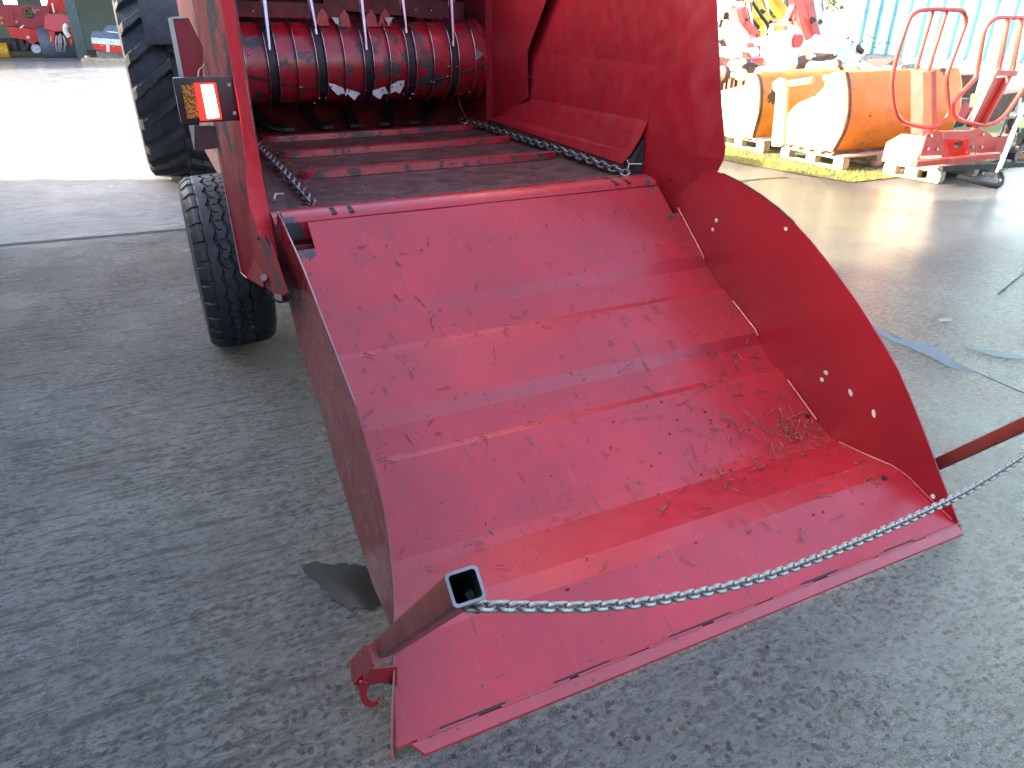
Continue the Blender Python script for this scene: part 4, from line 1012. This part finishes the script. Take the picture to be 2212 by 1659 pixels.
lump('dark implement casing between the two hoops', (2420, 240), 7.2, .8, .3, .5, 'rust', 9)
lump('cream implement casing left of the upright hoop', (2290, 195), 8.2, .7, .3, .2, 'cream', 10)
lump('dark implement casing low between the two hoops', (2415, 290), 6.6, .6, .3, .35, 'dark', 11)
lump('brown implement casing behind the leaning hoop', (2560, 270), 6.6, 1.1, .3, .35, 'rust', 12)
lump('yellow painted casing with holes under the long yellow boom', (1990, 92), 12, .5, .3, .45, 'cyel', 13)
lump('red casing at the left foot of the heap', (1838, 150), 10.8, .45, .3, .25, 'cred', 14)
lump('dark low implement bed under the heap of rams', (1960, 196), 9.8, 2.0, .4, .16, 'rust', 15)
lump('dark low implement bed right of the heap', (2120, 182), 10.2, 1.8, .4, .14, 'rust', 16)
def hose(label, px, Yd, r=.03):
    bm = BM(); tube(bm, smooth_path([P(x, y, Y=Yd) for x, y in px], 5), r, 8); tag(obj('hydraulic_hose', bm, M['rubber'], None, smooth='all'), label, 'hose', 'black hoses in the heap')
hose('black hose arching over the end of the far bucket', [(1898, 186), (1905, 172), (1925, 164), (1945, 172), (1958, 192)], 9.7, .03)
hose('black hose hanging beside the yellow curved boom', [(1928, 5), (1950, 40), (1966, 62), (1968, 90), (1962, 125)], 11.9, .035)
hose('black hose running down the pale arm beside the chopper wall', [(1848, 50), (1838, 85), (1822, 125)], 11.6, .04)
hose('thin black hose looping above the near bucket', [(2060, 170), (2080, 155), (2120, 160), (2140, 168)], 9.6, .02)
# roller drums with round ends
def drum_(label, c, Yd, r, l, m_):
    p = P(*c, Y=Yd); t = thing('roller', label, 'roller', (p.x, p.y, p.z-r), 'round rollers in the heap')
    bm = BM(); tube(bm, [p, p+Vector((l, l*.4, 0))], r, 20); obj('drum', bm, M[m_], t, smooth=True)
    bm = BM(); tube(bm, [p+Vector((-.03, -.02, 0)), p], r*.3, 12); obj('hub', bm, M['rust'], t, smooth=True)
for k, (c, Yd, r, l, m_, lb) in enumerate((((1975, 188), 9.4, .07, .5, 'cream', 'upper cream pipe end beside the near bucket hitch'), ((1966, 196), 9.3, .07, .5, 'cream', 'lower cream pipe end beside the near bucket hitch'), ((1946, 185), 9.5, .08, .6, 'white', 'white pipe end right of the black hose arch'), ((1982, 115), 11, .14, .4, 'white', 'left white round roller above the gearbox'), ((2010, 112), 11, .14, .4, 'white', 'right white round roller above the gearbox'), ((2032, 126), 10.6, .12, .5, 'cream', 'cream round roller right of the gearbox'), ((2200, 196), 8.8, .05, .4, 'white', 'small white pipe end right of the near bucket'), ((2318, 176), 8.0, .06, .5, 'dark', 'black round pipe end inside the upright hoop'), ((1830, 140), 10.5, .12, .5, 'white', 'white round roller touching the chopper wall edge'))):
    drum_(lb, c, Yd, r, l, m_)

# ribbed shed and container on the right --------------------------------
M['clad'] = paint('pale_blue_cladding', (.22, .44, .52), chips=0, specks=0, rough=.5, dirt=.08, dirtcol=(.4, .5, .5), dent=.05)
M['plinth'] = plain('grey_blue_plinth', (.12, .15, .20), .8)
sh = thing('ribbed_shed', 'pale blue shed with vertical ribbed cladding on the right beyond the hoops', 'shed', (20, 12, 0))
XS = 20.0; y0, y1 = P(2198, 133, X=XS).y, -4.0
bm = BM(); prof2 = []; y = y1
while y < y0:
    prof2 += [(XS, y), (XS, y+.30), (XS-.12, y+.302), (XS-.12, y+.46), (XS, y+.50)]; y += .502
strip(bm, [(x, yy, .55) for x, yy in prof2], [(x, yy, 6.0) for x, yy in prof2], (.01, 0, 0)); obj('cladding', bm, M['clad'], sh)
bm = BM(); box(bm, (XS+.1, (y0+y1)/2, .28), (.3, y0-y1, .56)); obj('plinth', bm, M['plinth'], sh)
bm = BM(); box(bm, (XS-.03, y0+.12, 3), (.16, .14, 6)); obj('corner_trim', bm, M['plinth'], sh)
bm = BM(); plate(bm, [(XS-.4, y1, 6.0), (XS-.4, y0, 6.0), (XS+6, y0, 8.0), (XS+6, y1, 8.0)], (0, 0, .1)); plate(bm, [(XS+6, y1, 8.0), (XS+6, y0, 8.0), (XS+12, y0, 6.0), (XS+12, y1, 6.0)], (0, 0, .1)); obj('roof', bm, M['plinth'], sh)
ct = thing('white_container', 'plain white container between the heaped booms and the ribbed shed', 'container', (21.5, 20, 0))
ya, yb = P(2105, 60, X=21.5).y, y0+.6
bm = BM(); box(bm, (22.7, (ya+yb)/2, 2.2), (2.4, ya-yb, 4.2), bev=.04); obj('body', bm, M['white'], ct)
bm = BM(); yq = P(2136, 20, X=21.48).y; box(bm, (21.49, yq, 2.2), (.02, .04, 4.0)); obj('door_seam', bm, M['plinth'], ct)
bm = BM(); box(bm, (21.47, ya-.1, 2.2), (.04, .12, 4.2)); box(bm, (21.47, yb+.1, 2.2), (.04, .12, 4.2)); obj('corner_post', bm, M['white'], ct)

# trees beyond
m_, N, L, B = mat('leaf'); co = coords(N, L)
L.new(mixc(N, L, ramp(N, L, noi(N, L, co, .8, 3), .35, .65), (.05, .075, .018), (.12, .12, .03)), B.inputs['Base Color']); B.inputs['Roughness'].default_value = .7; M['leaf'] = m_
M['bark'] = plain('bark', (.10, .08, .06), .9, 0, .3, 6, .5)
def tree(label, x, y, h, r, seed, n=5000, z0=.25):
    random.seed(seed); t = thing('tree', label, 'tree', (x, y, 0), 'trees beyond the heaped implements')
    bm = BM(); tube(bm, [(x, y, 0), (x+.1, y, h*.4), (x, y, h*.85)], [.25, .18, .05], 10)
    cl = []
    for k in range(16):
        a = random.uniform(0, 6.28); z = h*random.uniform(z0, .95); q = Vector((x+r*.75*math.cos(a)*random.random(), y+r*.75*math.sin(a)*random.random(), z))
        tube(bm, [(x, y, z*.6), q], [.07, .02], 6); cl.append((q, r*random.uniform(.25, .5)))
    obj('trunk', bm, M['bark'], t, smooth=True)
    bm = BM()
    for k in range(n):
        q, cr = random.choice(cl); d = Vector((random.gauss(0, 1), random.gauss(0, 1), random.gauss(0, .8))).normalized()*cr*random.random()**.4
        p = q+d; s = random.uniform(.05, .12); a = Vector((random.gauss(0, 1), random.gauss(0, 1), random.gauss(0, 1))).normalized(); b = a.orthogonal().normalized()
        bm.faces.new([bm.verts.new(v) for v in (p-a*s, p-b*s*.5, p+a*s, p+b*s*.5)])
    obj('crown', bm, M['leaf'], t)
q = P(1850, 70, Z=1.6) if False else None
def az(px, dist_):
    d = P(px, 60, Y=10)-EYE; d.z = 0; d.normalize(); return d.x*dist_, d.y*dist_
for k, (px, ds, h, r_, lb) in enumerate(((1848, 24, 4.2, 1.3, 'small green tree behind the cream arm at the left of the heap'), (2098, 30, 6.5, 1.6, 'olive green tree just left of the white container'), (1960, 27, 4.5, 2.4, 'pale thinly leaved tree behind the yellow booms'), (2040, 34, 7, 2.2, 'loose olive tree behind the red and white booms'))):
    x, y = az(px, ds); tree(lb, x, y, h, r_, 40+k, 4500 if k != 2 else 1800)
x, y = az(2160, 11.6)
tp = P(2170, 118, Y=10.3)
random.seed(3); sb = thing('shrub', 'small grey green twig bush on top of the white implement casing', 'shrub', (tp.x, tp.y, tp.z-.4))
bm = BM()
for k in range(60):
    a = Vector((random.gauss(0, .35), random.gauss(0, .1), random.uniform(-.05, .14))); p = tp+a
    tube(bm, [p, p+Vector((random.uniform(-.12, .12), 0, random.uniform(-.02, .08)))], .008, 4)
obj('twigs', bm, M['leaf'], sb)

# =================================================================== LEFT: OPEN SHED AND MACHINES
M['shedwall'] = plain('grey_green_sheeting', (.24, .26, .22), .8, 0, .1, .5, .05)
M['post'] = plain('dark_green_post', (.055, .085, .085), .6)
M['window'] = None
m_, N, L, B = mat('daylight_rooflight'); B.inputs['Base Color'].default_value = (.9, .9, .92, 1); B.inputs['Emission Color'].default_value = (.95, .95, 1, 1); B.inputs['Emission Strength'].default_value = 1; M['window'] = m_
os_ = thing('open_shed', 'long grey green open fronted machinery shed across the far end of the yard', 'shed', (-4, 40, 0))
YB = 41.0; XW0, XW1 = -18, 9
wins = [(P(8, 3, Y=YB), P(44, 7, Y=YB)), (P(106, 4, Y=YB), P(136, 12, Y=YB))]
bm = BM(); zt = 5.2
zb_ = [P(8, 7, Y=YB).z, P(106, 13, Y=YB).z]
xs = [XW0, P(9, 5, Y=YB).x, P(44, 5, Y=YB).x, P(106, 8, Y=YB).x, P(138, 8, Y=YB).x, XW1]; zw = min(zb_); zw2 = zw+1.2
box(bm, ((XW0+XW1)/2, YB, zw/2), (XW1-XW0, .1, zw)); box(bm, ((XW0+XW1)/2, YB, (zw2+zt)/2), (XW1-XW0, .1, zt-zw2))
for a, b in ((xs[0], xs[1]), (xs[2], xs[3]), (xs[4], xs[5])): box(bm, ((a+b)/2, YB, (zw+zw2)/2), (b-a, .1, zw2-zw))
obj('back_wall', bm, M['shedwall'], os_)
for a, b in ((xs[1], xs[2]), (xs[3], xs[4])):
    bm = BM(); box(bm, ((a+b)/2, YB+.02, (zw+zw2)/2), (b-a, .03, zw2-zw)); obj('window', bm, M['window'], os_)
bm = BM(); plate(bm, [(XW0, 32.6, 4.6), (XW1, 32.6, 4.6), (XW1, YB+.1, 5.2), (XW0, YB+.1, 5.2)], (0, 0, .12)); obj('roof', bm, M['post'], os_)
for px in (216,):
    p = P(px, 152, Z=0); bm = BM(); box(bm, (p.x, 32.9, 2.3), (.34, .3, 4.6)); obj('post', bm, M['post'], os_)
for x in (-10.5, 5.5): bm = BM(); box(bm, (x, 32.9, 2.3), (.34, .3, 4.6)); obj('post', bm, M['post'], os_)
for x in (XW0, XW1): bm = BM(); box(bm, (x, 37, 2.4), (.1, 8.2, 4.8)); obj('end_wall', bm, M['shedwall'], os_)
M['sfloor'] = plain('dirt_floor', (.16, .15, .12), .9)
bm = BM(); join(bm, [(XW0, 32.8, .008), (XW1, 32.8, .008), (XW1, 41, .008), (XW0, 41, .008)], [(0, 1, 2, 3)]); tag(obj('shed_floor', bm, M['sfloor']), kind='structure')

M['bred'] = plain('dark_red_machine_paint', (.30, .02, .03), .45, 0, .15, 2)
M['bred2'] = plain('pinkish_red_machine_paint', (.50, .06, .08), .42, 0, .1, 2)
M['bred3'] = plain('bright_red_machine_paint', (.60, .02, .015), .4, 0, .1, 2)
M['slate'] = plain('slate_blue_sheet', (.10, .125, .17), .55)
M['offwhite'] = plain('offwhite_panel', (.55, .60, .68), .5)
M['amberp'] = plain('yellow_sticker', (.55, .30, .02), .5)
def flat(px, Yd, th=.05): 
    bm = BM(); plate(bm, [P(x, y, Y=Yd) for x, y in px], (0, th, 0)); return bm
def z(x, y): return (x/6.506, y/6.506)
Y1 = 35.0
fw_ = thing('feeder_wagon', 'dark red hopper machine with a round emblem, leftmost in the open shed', 'feeder wagon', tuple(P(70, 140, Y=Y1)))
obj('hopper', flat([z(-200, 60), z(100, 70), z(830, 100), z(800, 470), z(760, 500), z(200, 430), z(-200, 400)], Y1, 1.6), M['bred'], fw_)
obj('belly', flat([z(100, 440), z(760, 500), z(760, 690), z(600, 700), z(540, 740), z(420, 660), z(190, 620)], Y1-.1, 1.2), M['bred3'], fw_)
obj('hopper_rib', flat([z(150, 150), z(210, 160), z(260, 440), z(190, 420)], Y1-.06, .06), M['bred'], fw_)
bm = BM(); c_ = P(*z(470, 210), Y=Y1-.02); tube(bm, [c_+Vector((.12*math.cos(t), 0, .12*math.sin(t))) for t in [k*math.pi/10 for k in range(20)]], .06, 6, closed=True)
obj('emblem_ring', bm, plain('green_gold_emblem', (.07, .085, .03), .5), fw_)
bm = BM(); tube(bm, smooth_path([P(*z(a, b), Y=Y1-.03) for a, b in ((520, 190), (545, 130), (560, 210), (590, 170), (580, 235), (610, 165), (660, 175))], 3), .028, 5); obj('emblem_script', bm, M['edge'], fw_)
for a in ((20, 300), (35, 385), (275, 365)): obj('sticker', flat([z(a[0]-20, a[1]-22), z(a[0]+20, a[1]-20), z(a[0]+20, a[1]+22), z(a[0]-20, a[1]+20)], Y1-.08, .02), M['amberp'], fw_)
obj('reflector', flat([z(440, 600), z(495, 600), z(495, 645), z(440, 645)], Y1-.15, .02), M['offwhite'], fw_)
obj('latch_bar', flat([z(320, 465), z(385, 415), z(410, 425), z(345, 480)], Y1-.13, .03), M['white'], fw_)
bm = BM(); p = P(*z(300, 740), Y=Y1+.5); box(bm, p, (2.2, .4, .45)); beam(bm, P(*z(340, 640), Y=Y1), P(*z(400, 850), Y=Y1), .14); beam(bm, P(*z(480, 700), Y=Y1), P(*z(400, 850), Y=Y1), .12); beam(bm, P(*z(240, 690), Y=Y1), P(*z(260, 830), Y=Y1), .12); obj('undercarriage', bm, M['dark'], fw_)
bm = BM(); p = P(*z(600, 810), Y=Y1); tube(bm, [p, p+Vector((0, .3, 0))], .16, 14); obj('jockey_wheel', bm, M['offwhite'], fw_)
bm = BM(); beam(bm, P(*z(860, 200), Y=Y1+.3), P(*z(900, -40), Y=Y1+.3), .35, .3, (0, 1, 0)); tube(bm, [P(*z(960, 60), Y=Y1+.2), P(*z(960, 60), Y=Y1+.5)], .3, 14); obj('chute', bm, M['bred3'], fw_)
obj('chute_panel', flat([z(855, 60), z(880, 50), z(910, 200), z(890, 215)], Y1-.1, .03), M['white'], fw_)

Y2 = 33.8
rr = thing('round_rake_machine', 'red hooded machine with two black tyres and white curved pipe beside the shed post', 'farm machine', tuple(P(160, 145, Y=Y2)))
bm = flat([z(735, 500), z(740, 250), z(770, 230), z(1000, 235), z(1250, 262), z(1275, 300), z(1290, 540), z(1180, 525), z(900, 520)], Y2, 1.1); bmesh.ops.bevel(bm, geom=list(bm.edges), offset=.05, segments=2, affect='EDGES'); obj('hood', bm, M['bred2'], rr, smooth=True)
obj('leg_panel', flat([z(800, 520), z(910, 525), z(905, 740), z(870, 745)], Y2-.02, .3), M['bred3'], rr)
obj('leg_panel', flat([z(1080, 525), z(1240, 530), z(1205, 780), z(1170, 775)], Y2-.02, .3), M['bred3'], rr)
for a in ((735, 990, 500), (1060, 1340, 560)):
    cxp = (a[0]+a[1])/2; p = P(*z(cxp, 735), Y=Y2+.85); bm = BM(); tube(bm, [p+Vector((-.34, 0, 0)), p+Vector((.34, 0, 0))], .60, 28); obj('wheel', bm, M['slate'], rr, smooth=True)
bm = BM()
for k, xx in enumerate((950, 985, 1010, 1060)):
    tube(bm, smooth_path([P(*z(xx, 600), Y=Y2-.1), P(*z(xx+15*(k-1), 720), Y=Y2-.15), P(*z(xx+10, 860), Y=Y2-.1)], 3), .05, 6)
obj('hoses', bm, M['edge'], rr)
bm = BM(); tube(bm, smooth_path([P(*z(a, b), Y=Y2-.2) for a, b in ((1115, 410), (1085, 460), (1100, 540), (1155, 615))], 5), .085, 8); obj('curved_pipe', bm, M['white'], rr, smooth=True)
for a in ((850, 650), (1180, 680), (1000, 600)): obj('sticker', flat([z(a[0]-15, a[1]-40), z(a[0]+15, a[1]-40), z(a[0]+20, a[1]+40), z(a[0]-10, a[1]+40)], Y2-.05, .02), M['amberp'], rr)

Y3 = 31.0
sp = thing('fertiliser_spreader', 'spreader with slate cover, pale panel and red base right of the shed post', 'spreader', tuple(P(300, 160, Y=Y3)))
obj('cover', flat([z(1510, 600), z(1560, 520), z(1700, 530), z(1790, 420), z(1990, 440), z(2250, 470), z(2250, 680), z(1540, 635)], Y3, 1.4), M['slate'], sp)
obj('cover_seam', flat([z(1770, 515), z(2250, 560), z(2250, 585), z(1780, 535)], Y3-.04, .03), M['offwhite'], sp)
obj('side_panel', flat([z(1520, 625), z(2250, 680), z(2250, 780), z(1530, 720)], Y3-.05, 1.3), M['offwhite'], sp)
obj('base', flat([z(1525, 720), z(2250, 785), z(2250, 880), z(1850, 870), z(1580, 820)], Y3-.06, 1.2), M['bred3'], sp)
for a in ((1700, 762), (1890, 775)): obj('sticker', flat([z(a[0]-30, a[1]-10), z(a[0]+30, a[1]-6), z(a[0]+30, a[1]+8), z(a[0]-30, a[1]+4)], Y3-.08, .02), M['amberp'], sp)
obj('centre_bracket', flat([z(1770, 750), z(1820, 750), z(1830, 860), z(1780, 870)], Y3-.12, .1), M['cream'], sp)
bm = BM(); 
for a in (1830, 2030):
    p = P(*z(a, 950), Y=Y3+.2); tube(bm, [p, p+Vector((0, .1, 0))], .28, 14); box(bm, p+Vector((0, .3, -.0)), (.5, .5, .5))
box(bm, P(*z(1960, 900), Y=Y3+.4), (1.3, .5, .25)); obj('discs', bm, M['edge'], sp)
bm = BM(); box(bm, (P(*z(1950, 1010), Y=Y3)+Vector((0, .4, 0))), (2.2, .9, .14)); 
t_ = thing('pallet', 'low brown pallet under the far spreader right of the shed post', 'pallet', tuple(P(*z(1950, 1040), Y=Y3)), 'wooden pallets along the verge')
obj('deck', bm, M['wood'], t_)
yb_ = thing('yellow_roller', 'small yellow ended roller on the ground at the far left edge', 'roller', tuple(P(8, 142, Y=35.5)))
bm = BM(); p = P(4, 132, Y=35.0); tube(bm, [p+Vector((-1, 0, 0)), p+Vector((.25, 0, 0))], .30, 18); obj('drum', bm, M['amberp'], yb_, smooth=True)
bm = BM(); p = P(16, 137, Y=35.0); tube(bm, [p+Vector((-.12, 0, 0)), p+Vector((.1, 0, 0))], .26, 18); obj('end_cap', bm, M['rust'], yb_, smooth=True)
mk = thing('bollard', 'tiny cream bollard at the foot of the shed post', 'bollard', tuple(P(226, 154, Y=32)))
bm = BM(); p = P(*z(1470, 990), Y=32.2); tube(bm, [(p.x, p.y, 0), (p.x, p.y, p.z+.12)], .10, 12); obj('body', bm, M['cream'], mk, smooth=True)

# =================================================================== unseen building, added to shade the chopper (left of the view)
yb = thing('shading_building', 'unseen block walled building added along the left to shade the yard, out of the picture', 'building', (-9.3, -4, 0))
M['block'] = plain('added_building_block', (.30, .29, .27), .85, 0, .15, .7, .2)
HB = 4.8; XE = -4.3; YE = 10.6
bm = BM(); box(bm, (XE-5, YE/2-15, 2.1), (10, YE+30, 4.2)); obj('wall', bm, M['block'], yb)
bm = BM(); ya, yc = -30, YE+.3
plate(bm, [(XE+.3, ya, HB), (XE+.3, yc, HB), (XE-5, yc, HB+1.3), (XE-5, ya, HB+1.3)], (0, 0, .12)); plate(bm, [(XE-5, ya, HB+1.3), (XE-5, yc, HB+1.3), (XE-10.3, yc, HB), (XE-10.3, ya, HB)], (0, 0, .12)); box(bm, (XE-5, YE/2-15, 4.4), (9.9, YE+29.9, .5)); obj('roof', bm, M['plinth'], yb)
for y in (-12, -3, 5):
    bm = BM(); box(bm, (XE+.02, y, 1.9), (.06, 3.4, 3.8)); obj('door', bm, M['post'], yb)
